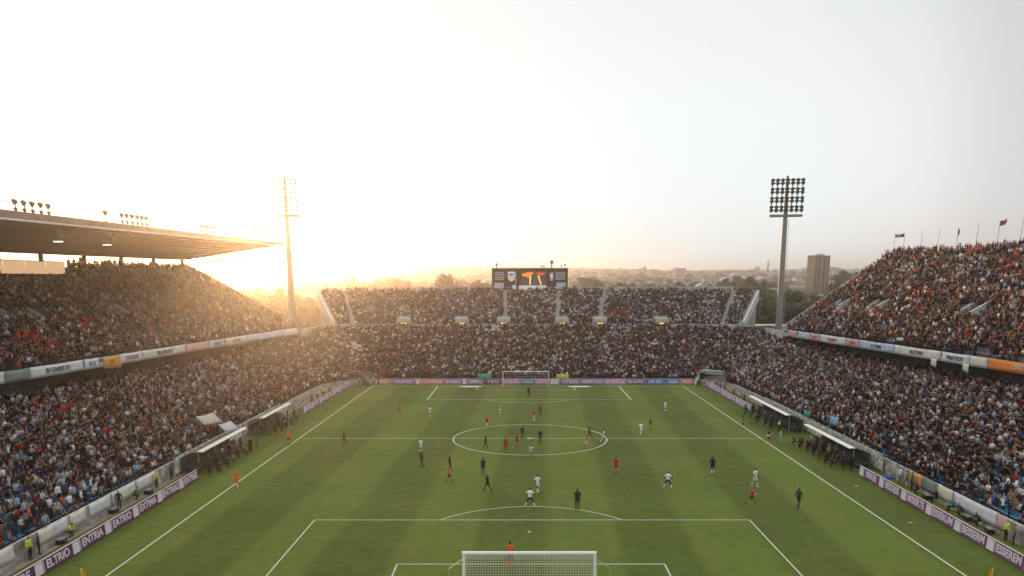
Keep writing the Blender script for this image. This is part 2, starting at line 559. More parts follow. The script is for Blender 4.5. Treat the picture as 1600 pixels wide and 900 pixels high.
def wall_run(pts, z0, z1, w, mb, mi=0):
    """a wall of width w along a polyline, mitred"""
    n = len(pts)
    P2 = [Vector((p[0], p[1], 0)) for p in pts]
    L, Rr = [], []
    for i in range(n):
        t = (P2[min(i + 1, n - 1)] - P2[max(i - 1, 0)]).normalized(); nn = Vector((-t.y, t.x, 0)) * w / 2
        L.append(P2[i] + nn); Rr.append(P2[i] - nn)
    za = z0 if isinstance(z0, (list, tuple)) else [z0] * n
    zb = z1 if isinstance(z1, (list, tuple)) else [z1] * n
    vs = []
    for i in range(n):
        vs += [(Rr[i].x, Rr[i].y, za[i]), (L[i].x, L[i].y, za[i]), (L[i].x, L[i].y, zb[i]), (Rr[i].x, Rr[i].y, zb[i])]
    fs = []
    for i in range(n - 1):
        a, b = i * 4, i * 4 + 4
        for k in range(4):
            k2 = (k + 1) % 4
            fs.append((a + k, a + k2, b + k2, b + k))
    fs += [(0, 3, 2, 1), tuple(n * 4 - 4 + k for k in range(4))]
    mb.add(vs, fs, mi)
mb = MB()
fr = [(s[0], s[1]) for s in BOWL]
fr_in = [(-36.05, 18), (-36.05, 118), (-35.85, 127), (-34.2, 133.9), (-30.95, 138.05), (-26.5, 139.45), (28.5, 139.45), (33.15, 138.05), (36.1, 133.9), (37.85, 127), (37.95, 118), (37.95, 18)]
wall_run(fr_in, -0.2, [1.55, 1.55, 1.5, 1.2, 1.0, .85, .85, 1.0, 1.2, 1.5, 1.55, 1.55], 0.22, mb)
kid(mb.build("front_wall", mat("weathered_wall", (0.40, 0.375, 0.34), 0.9, 0.55, 1.3)), bowl)
mb = MB()
wall_run([(s[2] + (0.1 if s[2] > 0 else -0.1), s[3] + 0.1) for s in BOWL], [-0.25] * 12, [s[5] + 2.2 if 2 < i < 9 and not 4 <= i <= 7 else (9.05 if i in (0, 1, 2, 9, 10, 11) else 9.35) for i, s in enumerate(BOWL)], 0.25, mb)
kid(mb.build("rear_wall", M_conc_d), bowl)  # dark tone puts the shade under the balconies into the wall colour

# holes in the crowd: corner tunnels
tunR = P(1115, 585, 1.5); tunL = P(570, 578, 1.5)
def near_px(x, y, z, boxes, dz=0.9):
    px, py = proj(x, y, z + dz)
    return any(a <= px <= c and b <= py <= d for a, b, c, d in boxes)
BOX_LOW = [(1100, 577, 1136, 604), (560, 574, 584, 600)]
VOM = [632, 722, 787, 878, 937, 1033]
AISLE = [545, 690, 790, 872, 941, 1138]
def skip_low(x, y, z, r):
    return near_px(x, y, z, BOX_LOW)
def occ_low(x, y, r):
    if y < 62 and r < 9 and y > 30: return 0.86
    return 0.97
seat_people(BOWL, ROWS_B, 'low', 0.50, occ_low, skip_low)

# ---- upper left grandstand
UL = [(XLB(18), 18, XLB(18) - 21.8, 18, 10.0, 21.65), (XLB(148), 148, XLB(148) - 21.8, 148, 10.0, 21.65)]
ROWS_UL = 28
left = thing("grandstand", "roofed upper grandstand on the left with a dark cantilever roof", "stand", (-58, 100, 0))
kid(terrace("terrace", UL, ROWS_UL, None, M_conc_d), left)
def skip_ul(x, y, z, r):
    return near_px(x, y, z, [(0, 476, 28, 496), (36, 474, 76, 496), (174, 468, 198, 488), (0, 404, 104, 436)])
seat_people([(a[0] - .1, a[1], a[2], a[3], a[4], a[5]) for a in UL], ROWS_UL, 'ul', 0.50, 0.97, skip_ul)
def slab(stA, stB, z0, z1, mb, off0, off1, mi=0):
    pass
def balcony(parent, fx, y0, y1, z0, z1, sgn, m, backx, zsoff):
    mb = MB()
    a, b = fx(y0), fx(y1)
    mb.hexa([(a, y0, z0), (a + sgn * .35, y0, z0), (b + sgn * .35, y1, z0), (b, y1, z0)],
            [(a, y0, z1), (a + sgn * .35, y0, z1), (b + sgn * .35, y1, z1), (b, y1, z1)])
    kid(mb.build("balcony_front", m), parent)
    mb = MB()
    mb.hexa([(a + sgn * .36, y0, z0), (a + sgn * backx, y0, zsoff), (b + sgn * backx, y1, zsoff), (b + sgn * .36, y1, z0)],
            [(a + sgn * .36, y0, z0 + .3), (a + sgn * backx, y0, zsoff + .3), (b + sgn * backx, y1, zsoff + .3), (b + sgn * .36, y1, z0 + .3)])
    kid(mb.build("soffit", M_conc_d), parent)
balcony(left, XLB, 18, 148, 9.0, 10.15, -1, M_conc_l, 21.6, 9.2)
# rear columns that carry the roof, the rear rail and the end wall
mb = MB()
ye = 148.2
def lz(t): return 10.0 + 13.2 * t
xa, xb = XLB(ye), XLB(ye) - 21.8
mb.hexa([(xa, ye, 8.8), (xb, ye, 8.8), (xb, ye + .3, 8.8), (xa, ye + .3, 8.8)], [(xa, ye, 10.9), (xb, ye, 22.9), (xb, ye + .3, 22.9), (xa, ye + .3, 10.9)])
kid(mb.build("end_wall", M_conc), left)
def roofpt(y, t):
    """roof underside: t 0 front edge .. 1 rear edge"""
    x0 = -48.9 - (148.5 - y) * 0.085
    x1 = XLB(y) - 23.0
    z0 = 26.75 - (148.5 - y) * 0.003
    return Vector((x0 + (x1 - x0) * t, y, z0 + (23.75 - z0) * t))
mb = MB()
Y0, Y1 = 18, 149.0
for (ya, yb_) in ((Y0, Y1),):
    a, b, c, d = roofpt(Y0, 0), roofpt(Y0, 1), roofpt(Y1, 1), roofpt(Y1, 0)
    up = Vector((0, 0, .22))
    mb.hexa([a, b, c, d], [a + up, b + up, c + up, d + up])
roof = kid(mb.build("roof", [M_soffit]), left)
mb = MB()
for t in [i / 13 for i in range(1, 13)]:
    a, b = roofpt(Y0, t), roofpt(Y1, t)
    mb.box((0, 0, 0), (0, 0, 0)) if False else None
    w = Vector((.14, 0, 0)); dn = Vector((0, 0, -.16)); e = Vector((0, 0, -.003))
    mb.hexa([a - w + dn, a + w + dn, b + w + dn, b - w + dn], [a - w + e, a + w + e, b + w + e, b - w + e])
p = mb.build("purlins", mat("purlin_steel", (0.045, 0.034, 0.027), 0.7, 0.1, 1)); p.parent = roof
p.matrix_parent_inverse = roof.matrix_parent_inverse; p["kind"] = "stuff"
p.matrix_parent_inverse = Matrix.Identity(4)
roof_top = MB()
a, b = roofpt(Y0, 0), roofpt(Y1, 0)
o = Vector((.06, 0, 0))
roof_top.hexa([a + o + Vector((0, 0, -.55)), a + o + Vector((.25, 0, -.55)), b + o + Vector((.25, 0, -.2)), b + o + Vector((0, 0, -.2))],
              [a + o + Vector((0, 0, .85)), a + o + Vector((.25, 0, .85)), b + o + Vector((.25, 0, .45)), b + o + Vector((0, 0, .45))])
f = roof_top.build("fascia", M_roofm); f.parent = roof
mb = MB()
mb.tube([a + Vector((.38, 0, -.45)), b + Vector((.38, 0, -.15))], .14, 6)
g = mb.build("gutter", mat("gutter_metal", (0.62, 0.60, 0.57), .4, .08, 1)); g.parent = roof
mb = MB()                                                     # lattice truss hanging off the open end
n = 18
for i in range(n):
    t0, t1 = i / n, (i + 1) / n
    p0, p1 = roofpt(Y1 + .25, t0), roofpt(Y1 + .25, t1)
    h0 = .55 + .55 * math.sin(math.pi * min(t0 + .12, 1)); h1 = .55 + .55 * math.sin(math.pi * min(t1 + .12, 1))
    q0, q1 = p0 - Vector((0, 0, h0 + .25)), p1 - Vector((0, 0, h1 + .25))
    mb.tube([q0, q1], .13, 5)
    mb.tube([p0 - Vector((0, 0, .1)), q1], .06, 4); mb.tube([q0, p0 - Vector((0, 0, .1))], .06, 4)
tr = mb.build("truss", M_white); tr.parent = roof
mb = MB()
for y in range(22, 150, 9):
    p0 = roofpt(y, .985)
    mb.tube([(p0.x, y, 8.8), (p0.x, y, p0.z)], .32, 6)
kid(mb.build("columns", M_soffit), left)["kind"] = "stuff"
mb = MB()
for k in range(2):
    pts = [(XLB(y) - 22.1, y, 22.8 + .4 * k) for y in range(18, 149, 10)]
    mb.tube(pts, .03, 4)
kid(mb.build("rear_rail", M_dsteel), left)
mb = MB()
pts = [roofpt(y, .03) + Vector((0, 0, 1.75)) for y in (18, 40, 60, 76, 82.5)]
pts2 = [roofpt(y, .03) + Vector((0, 0, 1.1)) for y in (18, 40, 60, 76, 82.5)]
mb.tube(pts, .035, 5)
for a_, b_ in zip(pts, pts2): mb.tube([a_, b_ - Vector((0, 0, 1.0))], .03, 4)
rl = mb.build("handrail", M_dsteel); rl.parent = roof
# glazed box at the back of the left stand
pbx = thing("press_box", "low cream panelled box along the back of the left stand", "press box", (XLB(95) - 19, 95, 20))
M_cream_sunglow = mat("cream_panel_sunglow", (0.80, 0.62, 0.42), 0.4, 0.06, .5, emit=((.92, .58, .32), .55))  # emission stands in for low sun glowing on the panels
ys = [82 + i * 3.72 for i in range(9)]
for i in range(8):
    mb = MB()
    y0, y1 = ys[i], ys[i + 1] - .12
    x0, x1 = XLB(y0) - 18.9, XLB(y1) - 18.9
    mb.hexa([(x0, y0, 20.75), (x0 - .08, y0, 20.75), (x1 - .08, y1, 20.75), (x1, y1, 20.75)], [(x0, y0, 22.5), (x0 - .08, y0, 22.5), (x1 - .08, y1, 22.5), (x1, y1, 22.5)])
    kid(mb.build("panel", M_cream_sunglow), pbx)
mb = MB()
x0, x1 = XLB(82) - 18.85, XLB(111.7) - 18.85
for z0, z1 in ((20.4, 20.74), (22.51, 22.62)):
    mb.hexa([(x0, 82, z0), (x0 - .2, 82, z0), (x1 - .2, 111.7, z0), (x1, 111.7, z0)], [(x0, 82, z1), (x0 - .2, 82, z1), (x1 - .2, 111.7, z1), (x1, 111.7, z1)])
kid(mb.build("frame", M_soffit), pbx)

# ---- upper right stand
UR = [(XRB(143), 143, XRB(143) + 19.7, 143, 10.0, 24.3), (XRB(18), 18, XRB(18) + 21.5, 18, 10.0, 24.3)]
ROWS_UR = 26
right = thing("grandstand", "open upper stand on the right with flagpoles along its top", "stand", (62, 100, 0))
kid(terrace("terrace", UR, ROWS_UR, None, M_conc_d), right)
VOM_R = [(1303, 465, 1329, 481), (1358, 466, 1392, 483), (1406, 473, 1420, 486), (1498, 470, 1544, 491)]
def skip_ur(x, y, z, r):
    return near_px(x, y, z, VOM_R)
def occ_ur(x, y, r):
    if y < 95 and r < 2: return .45
    return .97
seat_people([(a[0] + .1, a[1], a[2], a[3], a[4], a[5]) for a in UR], ROWS_UR, 'ur', 0.50, occ_ur, skip_ur)
balcony(right, XRB, 143, 18, 8.95, 10.15, 1, M_conc_l, 19.0, 9.2)
mb = MB()
ye = 143.2
xa, xb = XRB(143), XRB(143) + 19.7
mb.hexa([(xa, ye, 8.8), (xb, ye, 8.8), (xb, ye + .35, 8.8), (xa, ye + .35, 8.8)], [(xa, ye, 10.9), (xb, ye, 25.1), (xb, ye + .35, 25.1), (xa, ye + .35, 10.9)])
kid(mb.build("end_wall", M_conc_l), right)
mb = MB()
wall_run([(XRB(143) + 19.9, 143.5), (XRB(18) + 21.7, 18)], 8.5, 25.0, .3, mb)
kid(mb.build("rear_wall", M_conc), right)
mb = MB()
wall_run([(XLB(18) - 22.2, 18), (XLB(148) - 22.2, 148)], -.2, 21.9, .3, mb)
kid(mb.build("rear_wall", M_conc), left)

# concrete stair mouths in the right and left tiers
def stair_mouth(parent, x, y, z, rz, w=2.6, l=3.6):
    """side walls and lintel of an opening in a raked tier; local +Y points down the rake to the pitch"""
    mb = MB()
    M = Matrix.Translation((x, y, z)) @ Matrix.Rotation(rz, 4, 'Z')
    def hx(b4, t4, mi=0):
        mb.hexa([M @ Vector(p) for p in b4], [M @ Vector(p) for p in t4], mi)
    for s in (-1, 1):
        xo, xi = s * (w / 2 + .3), s * w / 2
        xo, xi = (min(xo, xi), max(xo, xi))
        hx([(xo, -l / 2, .1), (xi, -l / 2, .1), (xi, l / 2, -1.9), (xo, l / 2, -1.9)], [(xo, -l / 2, 1.5), (xi, -l / 2, 1.5), (xi, l / 2, -.6), (xo, l / 2, -.6)])
    hx([(-w / 2, -l / 2, .2), (w / 2, -l / 2, .2), (w / 2, -l / 2 + .5, .2), (-w / 2, -l / 2 + .5, .2)], [(-w / 2, -l / 2, 1.5), (w / 2, -l / 2, 1.5), (w / 2, -l / 2 + .5, 1.5), (-w / 2, -l / 2 + .5, 1.5)])
    hx([(-w / 2, -l / 2 + .6, -1.7), (w / 2, -l / 2 + .6, -1.7), (w / 2, l / 2, -1.75), (-w / 2, l / 2, -1.75)], [(-w / 2, -l / 2 + .6, .0), (w / 2, -l / 2 + .6, .0), (w / 2, l / 2, -1.5), (-w / 2, l / 2, -1.5)])
    kid(mb.build("stair_mouth", M_conc_l), parent)
def on_tier(px, py, st, z0, z1):
    """point on a raked tier seen at a pixel"""
    best = None
    for i in range(400):
        z = z0 + (z1 - z0) * i / 399
        if abs(py - HY) < 1: continue
        d = FPX * (H - z) / (cp * (py - HY))
        if d < 10 or d > 400: continue
        x = (px - CX) * d / FPX; y = (d - (H - z) * sp) / cp
        t = (z - z0) / (z1 - z0)
        (fx0, fy0, bx0, by0, _, _), (fx1, fy1, bx1, by1, _, _) = st
        u = (y - fy0) / (fy1 - fy0)
        xs = (fx0 + (fx1 - fx0) * u) * (1 - t) + (bx0 + (bx1 - bx0) * u) * t
        e = abs(xs - x)
        if best is None or e < best[0]: best = (e, x, y, z)
    return best[1:]
for px, py in ((1318, 472), (1376, 474), (1412, 480), (1522, 482)):
    x, y, z = on_tier(px, py, UR, 10.0, 24.3)
    stair_mouth(right, x, y, z, rad(90))
for px, py in ((14, 487), (56, 485), (187, 478)):
    x, y, z = on_tier(px, py, UL, 10.0, 21.65)
    stair_mouth(left, x, y, z, rad(-90))

# ---- far upper stand
UF = [(-41.7, 161.8, -49.3, 176.6, 9.7, 16.5), (48.7, 161.8, 56.6, 176.6, 9.7, 16.5)]
ROWS_UF = 19
far = thing("far_stand", "open upper tier across the far end, topped by the scoreboard", "stand", (3.5, 168, 0))
kid(terrace("terrace", UF, ROWS_UF, None, M_conc_l), far)
def skip_uf(x, y, z, r):
    px, py = proj(x, y, z + .8)
    t = (y - 161.8) / 14.8
    for ax in AISLE:
        if abs(px - (ax + (ax - CX) * 0.055 * (t - .5))) < (3.7 if ax not in (690,) else 0): return True
    for v in VOM:
        if abs(px - v) < 11 and z < 11.4: return True
    return False
seat_people(UF, ROWS_UF, 'uf', 0.50, 0.97, skip_uf)
mb = MB()
for s, x0, x1 in ((-1, -41.9, -49.5), (1, 48.9, 56.8)):
    w = .55 * s
    mb = MB()
    mb.hexa([(x0, 161.4, 8.7), (x0 + w, 161.4, 8.7), (x1 + w, 176.8, 15.0), (x1, 176.8, 15.0)], [(x0, 161.4, 10.6), (x0 + w, 161.4, 10.6), (x1 + w, 176.8, 17.3), (x1, 176.8, 17.3)])
    kid(mb.build("end_wall", M_conc_l), far)
mb = MB()
segs = [-41.7] + [v_ for px in VOM for v_ in (P(px - 9, 510, 9.5).x, P(px + 9, 510, 9.5).x)] + [48.7]
for i in range(0, len(segs), 2):
    xa, xb = segs[i], segs[i + 1]
    mb.box(((xa + xb) / 2, 161.5, 9.55), (xb - xa, .2, 1.1))
kid(mb.build("parapet", mat("pale_parapet", (0.50, 0.52, 0.53), .8, .25, .6)), far)
mb = MB()
wall_run([(-49.5, 176.9), (56.8, 176.9)], -.2, 17.3, .25, mb)
kid(mb.build("rear_wall", M_conc_l), far)
M_lampy = mat("yellow_lamp", (0.9, 0.6, 0.2), .5, 0, emit=((1.0, .62, .16), 1.3))
for px in VOM:
    c = P(px, 510, 9.5)
    mb = MB()
    x = c.x
    mb.box((x, 162.3, 10.92), (2.9, 2.2, .9)); mb.box((x - 1.3, 162.4, 9.6), (.3, 2.0, 1.7)); mb.box((x + 1.3, 162.4, 9.6), (.3, 2.0, 1.7))
    mb.box((x, 162.5, 9.6), (2.29, .15, 1.72), 1)  # dark sheet stands in for shade within the stair opening
    e = kid(mb.build("stair_mouth", [M_conc_l, M_dsteel]), far)
    mb = MB(); mb.box((x, 162.1, 10.2), (1.3, .3, .24))
    l = mb.build("lamp", M_lampy); l.parent = e
mb = MB()
for i in range(64):
    x = -49 + i * 1.68
    mb.tube([(x, 176.7, 17.2), (x, 176.7, 18.1)], .03, 4)
mb.tube([(-49.4, 176.7, 18.1), (56.6, 176.7, 18.1)], .035, 4)
kid(mb.build("rear_rail", M_galv), far)
mb = MB()
for xa, xb in ((13, 22.4), (22.6, 32), (32.2, 41.6), (41.8, 51)):
    mb.box(((xa + xb) / 2, 176.85, 17.75), (xb - xa, .06, 1.0))
kid(mb.build("balustrade", mat("frosted_glass", (.50, .56, .56), .3, .15, .8, trans=.4)), far)

# pale link walls closing the two corners
for nm, lab, pts in (("wall", "pale parapet wall closing the far left corner between stands", [(XLB(148) + .2, 148.8), (-44.6, 155), (-42.2, 161.2)]),
                     ("wall", "low concrete parapet wall closing the far right corner by the mast", [(51.9, 144.2), (51.2, 152.5), (49.3, 161.2)])):
    mb = MB(); wall_run(pts, 8.0, 9.9, .25, mb)
    tag(mb.build(nm, mat("pale_parapet", (0, 0, 0))), lab, "wall")

# corner tunnels
def tunnel(lab, c, rz, wm, lm, w=2.4, far_side=-1, hh=2.9):
    t = thing("tunnel_mouth", lab, "tunnel", c, rz)
    for sx in (-1, 1):
        ln = 4.2 if sx == far_side else 1.2
        xo, xi = sorted((sx * (w + .3), sx * w))
        mb = MB()
        mb.hexa([(xo, 1.0 - ln, 0), (xi, 1.0 - ln, 0), (xi, 2.0, 0), (xo, 2.0, 0)], [(xo, 1.0 - ln, .5), (xi, 1.0 - ln, .5), (xi, 1.0, hh), (xo, 1.0, hh)])
        mb.build("side_wall", wm, t)
    mb = MB(); mb.box((0, 1.9, hh - .25), (2 * w + .6, 2.4, .7)); mb.build("lintel", lm, t)
    mb = MB(); mb.box((0, 1.5, (hh - .6) / 2), (2 * w - .02, .2, hh - .62)); mb.build("shade_panel", M_dsteel, t)  # dark panel painted for the shade inside the tunnel mouth
    return t
tunnel("dark tunnel mouth with one long grey sloping wall in the far right corner", (36.0, 137.0, 0), rad(-28), M_conc, mat("blue_grey_concrete", (0.30, .33, .345), .8, .12, 1), 2.0, -1, 2.5)
tunnel("small brown shadowed tunnel mouth in the far left corner", (-32.6, 136.4, 0), rad(35), M_conc_d, mat("brown_lintel", (.20, .14, .10), .9, .2, 1), 2.0, 1, 2.4)

# ------------------------------------------------------------------ balcony banners and signs
def banner_at(x, y, z, rz, w, h, m, lab, text=None, tm=None, ts=.6, group=None, name="banner", tilt=0.0, emblem=None, drop=0.0, sag=.05, cat="banner"):
    """cloth or board hung facing local -Y, its own slight waves; z is its bottom edge"""
    nx, nz = max(4, int(w / .5)), 3
    vs, qs = [], []
    ph = R.random() * 6
    for side in (0, 1):
        for j in range(nz + 1):
            for i in range(nx + 1):
                u, v = i / nx - .5, j / nz
                yy = .03 * math.sin(u * w * 2.2 + ph) * (1 - v) + (0.03 if side else -0.0)
                zz = v * h - sag * (1 - abs(2 * u)) * (1 if v > .5 else .6) - drop * (u + .5) * (1 - v)
                vs.append((u * w, yy, zz))
    n1 = (nx + 1) * (nz + 1)
    for j in range(nz):
        for i in range(nx):
            a = j * (nx + 1) + i
            qs.append((a, a + 1, a + nx + 2, a + nx + 1))
            qs.append((n1 + a, n1 + a + nx + 1, n1 + a + nx + 2, n1 + a + 1))
    for i in range(nx):
        a = i; b = nz * (nx + 1) + i
        qs.append((a, n1 + a, n1 + a + 1, a + 1)); qs.append((b, b + 1, n1 + b + 1, n1 + b))
    for j in range(nz):
        a = j * (nx + 1); b = a + nx
        qs.append((a, a + nx + 1, n1 + a + nx + 1, n1 + a)); qs.append((b, n1 + b, n1 + b + nx + 1, b + nx + 1))
    o = quad_mesh(name, vs, qs, m, flat=False)
    o.location = (x, y, z); o.rotation_euler = (tilt, 0, rz)
    tag(o, lab, cat, group)
    if text:
        lettering(text, ts, tm, o, (0, -.075, h * .5), (rad(90), 0, 0), .012)
    return o

C_grey = mat("dark_print", (0.09, 0.085, 0.09), .7, .05, 2)
C_red = mat("red_print", (0.50, 0.09, 0.06), .7, .1, 2)
B_white = mat("white_banner", (0.66, 0.68, 0.68), .8, .14, 1.2)
B_cream = mat("cream_banner", (0.70, 0.66, 0.58), .8, .15, 1.2)
B_grey = mat("grey_green_banner", (0.22, 0.27, 0.25), .8, .2, 1.0)
B_orange = mat("orange_banner", (0.72, 0.36, 0.12), .8, .15, 1.0)
B_dorange = mat("bright_orange_banner", (0.80, 0.25, 0.06), .7, .1, 1.0)
B_pink = mat("pink_banner", (0.62, 0.40, 0.38), .8, .2, 1.2)
B_blue = mat("pale_blue_banner", (0.48, 0.56, 0.66), .8, .2, 1.2)
def y_on_balcony(px, fx, z=9.6):
    lo, hi = 20.0, 160.0
    for _ in range(60):
        y = (lo + hi) / 2
        p_, _q = proj(fx(y), y, z)
        if (fx(y) < 0) == (p_ < px): lo = y
        else: hi = y
    return y
LB = [(-60, 5, B_white, None, None, "white banner on the left balcony cut by the picture edge"),
      (6, 45, B_grey, None, None, "grey green framed banner hung on the left balcony rail"),
      (46, 128, B_white, "BI TABEE ES", C_grey, "long white banner with dark lettering on the left balcony"),
      (131, 153, B_white, "A E", C_grey, "short white banner with small dark marks on the left balcony"),
      (160, 187, B_orange, "AL", C_grey, "loose orange banner hanging askew from the left balcony"),
      (187, 221, B_white, "TOGOR", C_red, "white banner with reddish blotched letters beside the orange one"),
      (222, 288, B_cream, "REXERGRST", C_grey, "long cream banner with faint grey words on the left balcony"),
      (290, 324, B_pink, None, None, "pinkish plain banner in the middle of the left balcony"),
      (326, 350, B_blue, "NEES", C_grey, "pale bluish banner with faint letters on the left balcony"),
      (352, 384, B_cream, "ESTADE", C_grey, "cream banner with letters toward the far end of the left balcony"),
      (386, 445, B_blue, None, None, "long plain pale banner at the far end of the left balcony"),
      (446, 463, B_white, None, None, "last white banner on the left balcony, by the floodlight mast")]
for x0, x1, m, tx, tm, lab in LB:
    ya, yb = y_on_balcony(x0, XLB), y_on_balcony(x1, XLB)
    w = math.hypot(yb - ya, XLB(yb) - XLB(ya)); yc = (ya + yb) / 2
    ang = math.atan2(yb - ya, XLB(yb) - XLB(ya))
    big = m is B_orange
    banner_at(XLB(yc) + .13, yc, 8.75 if big else 8.98, ang, w, 1.5 if big else 1.3, m, lab, tx, tm, .72, "banners along the left balcony", drop=.25 if big else 0)
RB = [(1233, 1246, B_pink, None, None, "small pink banner at the far end of the right balcony"),
      (1248, 1266, B_blue, None, None, "pale blue banner near the far end of the right balcony"),
      (1267, 1282, B_pink, "R K", C_red, "pink banner with red marks beside the pale blue one"),
      (1283, 1322, B_white, "ESLAMHE", C_red, "white banner with reddish letters on the right balcony"),
      (1323, 1344, B_pink, "TIRO", C_red, "reddish banner with bold red letters on the right balcony"),
      (1345, 1398, B_blue, "A TYRES", C_grey, "long grey blue banner with faint marks on the right balcony"),
      (1399, 1471, B_cream, "SALTERN", C_grey, "long sunlit cream banner in the middle of the right balcony"),
      (1473, 1516, B_white, "FRIATEDS", C_grey, "white banner with faint grey writing on the right balcony"),
      (1517, 1544, B_cream, None, None, "plain cream banner beside the orange sign on the right balcony"),
      (1546, 1660, B_dorange, "CINITURE", B_cream, "bright orange sign with pale lettering at the right picture edge")]
for x0, x1, m, tx, tm, lab in RB:
    ya, yb = y_on_balcony(x0, XRB), y_on_balcony(x1, XRB)
    w = math.hypot(yb - ya, XRB(yb) - XRB(ya)); yc = (ya + yb) / 2
    ang = math.atan2(yb - ya, XRB(yb) - XRB(ya))
    banner_at(XRB(yc) - .13, yc, 8.93, ang, w, 1.34, m, lab, tx, tm, .72, "banners along the right balcony")
# two cloths hanging below the right balcony
for px, lab in ((1462, "small white cloth hanging below the right balcony, farther one"), (1512, "small white cloth hanging below the right balcony, nearer one")):
    y = y_on_balcony(px, XRB)
    banner_at(XRB(y) - .2, y, 8.25, rad(-83), 1.1, .9, B_cream, lab, None, None, 1, "cloths below the right balcony", name="cloth", drop=.35, cat="cloth")

# front-wall banners
WB_L = [(-30, 22, B_cream, "pale cream banner on the left wall at the picture corner"), (60, 86, B_cream, "cream banner on left wall above the crouching steward"), (86, 106, B_white, "pale blue white banner on left wall beside the cream one"),
        (110, 135, B_cream, "grubby yellowish banner on the left wall by a steward"), (140, 172, B_white, "white cloth banner draped on left wall near front rows"),
        (176, 212, B_cream, "plain pale cream banner in the middle of the left wall"), (214, 246, B_white, "pale grey white banner on the left wall below spectators")]
def y_on_wall(px, X):
    d = FPX * abs(X) / abs(px - CX)
    return (d - (H - .8) * sp) / cp
for x0, x1, m, lab in WB_L:
    ya, yb = y_on_wall(x0, -35.9), y_on_wall(x1, -35.9)
    banner_at(-35.88, (ya + yb) / 2, .45, rad(90), yb - ya, 1.15, m, lab, group="banners on the left front wall")
WB_R = [(1421, 1440, B_orange, "orange yellow banner on the right wall behind the photographers"), (1441, 1462, B_grey, "dull patterned banner on the right wall beside the orange one"),
        (1466, 1488, B_cream, "cream banner on right wall above seated people"), (1490, 1556, B_white, "long white banner draped on the right front wall"),
        (1557, 1572, B_pink, "pinkish banner at the near end of the right wall")]
for x0, x1, m, lab in WB_R:
    ya, yb = y_on_wall(x0, 37.8), y_on_wall(x1, 37.8)
    banner_at(37.78, (ya + yb) / 2, .45, rad(-90), abs(yb - ya), 1.25, m, lab, group="banners on the right front wall")

# ------------------------------------------------------------------ perimeter boards
def side_board(X, y0, y1, sgn, pm, text, lab, group, lm, ts=.72, emblem=True, sx=1.0):
    """board facing the pitch; sgn +1 faces +X"""
    L = y1 - y0
    t = thing("advertising_board", lab, "advertising board", (X, (y0 + y1) / 2, 0), rad(90) if sgn > 0 else rad(-90), group)
    mb = MB()
    mb.hexa([(-L / 2, 0, .04), (L / 2, 0, .04), (L / 2, .22, .04), (-L / 2, .22, .04)], [(-L / 2, .06, 1.0), (L / 2, .06, 1.0), (L / 2, .14, 1.0), (-L / 2, .14, 1.0)])
    mb.build("panel", pm, t)
    mb = MB(); mb.box((0, .10, 1.015), (L, .14, .03)); mb.build("top_rail", mat("rail_trim", (.55, .42, .45), .5, .05, 1), t)
    e = -1 if sgn > 0 else 1
    if emblem:
        mb = MB()
        ex = -L / 2 + .55 if sgn > 0 else -L / 2 + .55
        tl = Matrix.Rotation(rad(-3.6), 4, 'X')
        for k, (dx, w) in enumerate(((0, .78), (.50, .07))):
            mb.box((ex + dx, -.002 + .035, .53), (w, .02, .86), rx=rad(-3.6))
        mb.build("emblem", lm, t)
    if text:
        lettering(text, ts, lm, t, (.55 if emblem else 0, .022, .53), (rad(86.4), 0, 0), .02, sx=sx)
    return t
leftwords = ["ENTREE", "ENTRIAS", "EXTIMA", "EATRIO", "ENTRIA", "ELTRIO", "ENTRE"]
for i in range(8):
    y1 = 70.6 - i * 4.14 ; y0 = y1 - 4.12
    if y1 < 36: break
    side_board(-32.9, y0, y1, 1, M_purple, leftwords[i % 7], f"purple board with white lettering along the left touchline, {nth(i)} from the dugout", "purple boards along the left touchline", M_lilac, 0.86, sx=.92)
rightwords = ["BEIRER", "BEIDESS", "BESERTE", "ESSERUM", "BESSERM", "ESSEREM", "ESSEUM"]
for i in range(8):
    y1 = 72.3 - i * 4.14; y0 = y1 - 4.12
    if y1 < 36: break
    side_board(34.8, y0, y1, -1, M_purple2, rightwords[i % 7], f"plum board with white lettering along the right touchline, {nth(i)} from the dugout", "purple boards along the right touchline", M_lilac, 0.86, sx=.85)
side_cols = [M_lilac, M_purple2]
B_rose = mat("rose_board", (0.60, 0.27, 0.52), .5, .12, 1)
B_bblue = mat("blue_board", (0.10, 0.22, 0.52), .5, .1, 1)
B_redb = mat("red_board", (0.70, 0.22, 0.17), .5, .12, 1)
B_mauve = mat("mauve_board", (0.33, 0.19, 0.43), .5, .15, 1)
for i in range(7):
    y0 = 106.5 + i * 4.2
    side_board(-32.9, y0, y0 + 4.15, 1, M_purple2 if i % 2 else B_mauve, ["HUMIN", "NITAL"][i % 2], f"mauve and white board on the far left touchline, {nth(i)} past the dugout", "boards along the far left touchline", M_lilac, .84)
    side_board(34.8, y0 + 1.5, y0 + 5.65, -1, B_bblue if i == 0 else (B_rose if i % 2 else B_mauve), ["LIMEN", "MALAS"][i % 2],
               ("blue end board on the right touchline beside the far dugout" if i == 0 else f"rose and white board on the far right touchline, {nth(i - 1)} past the blue one"), "boards along the far right touchline", M_lilac, .84)
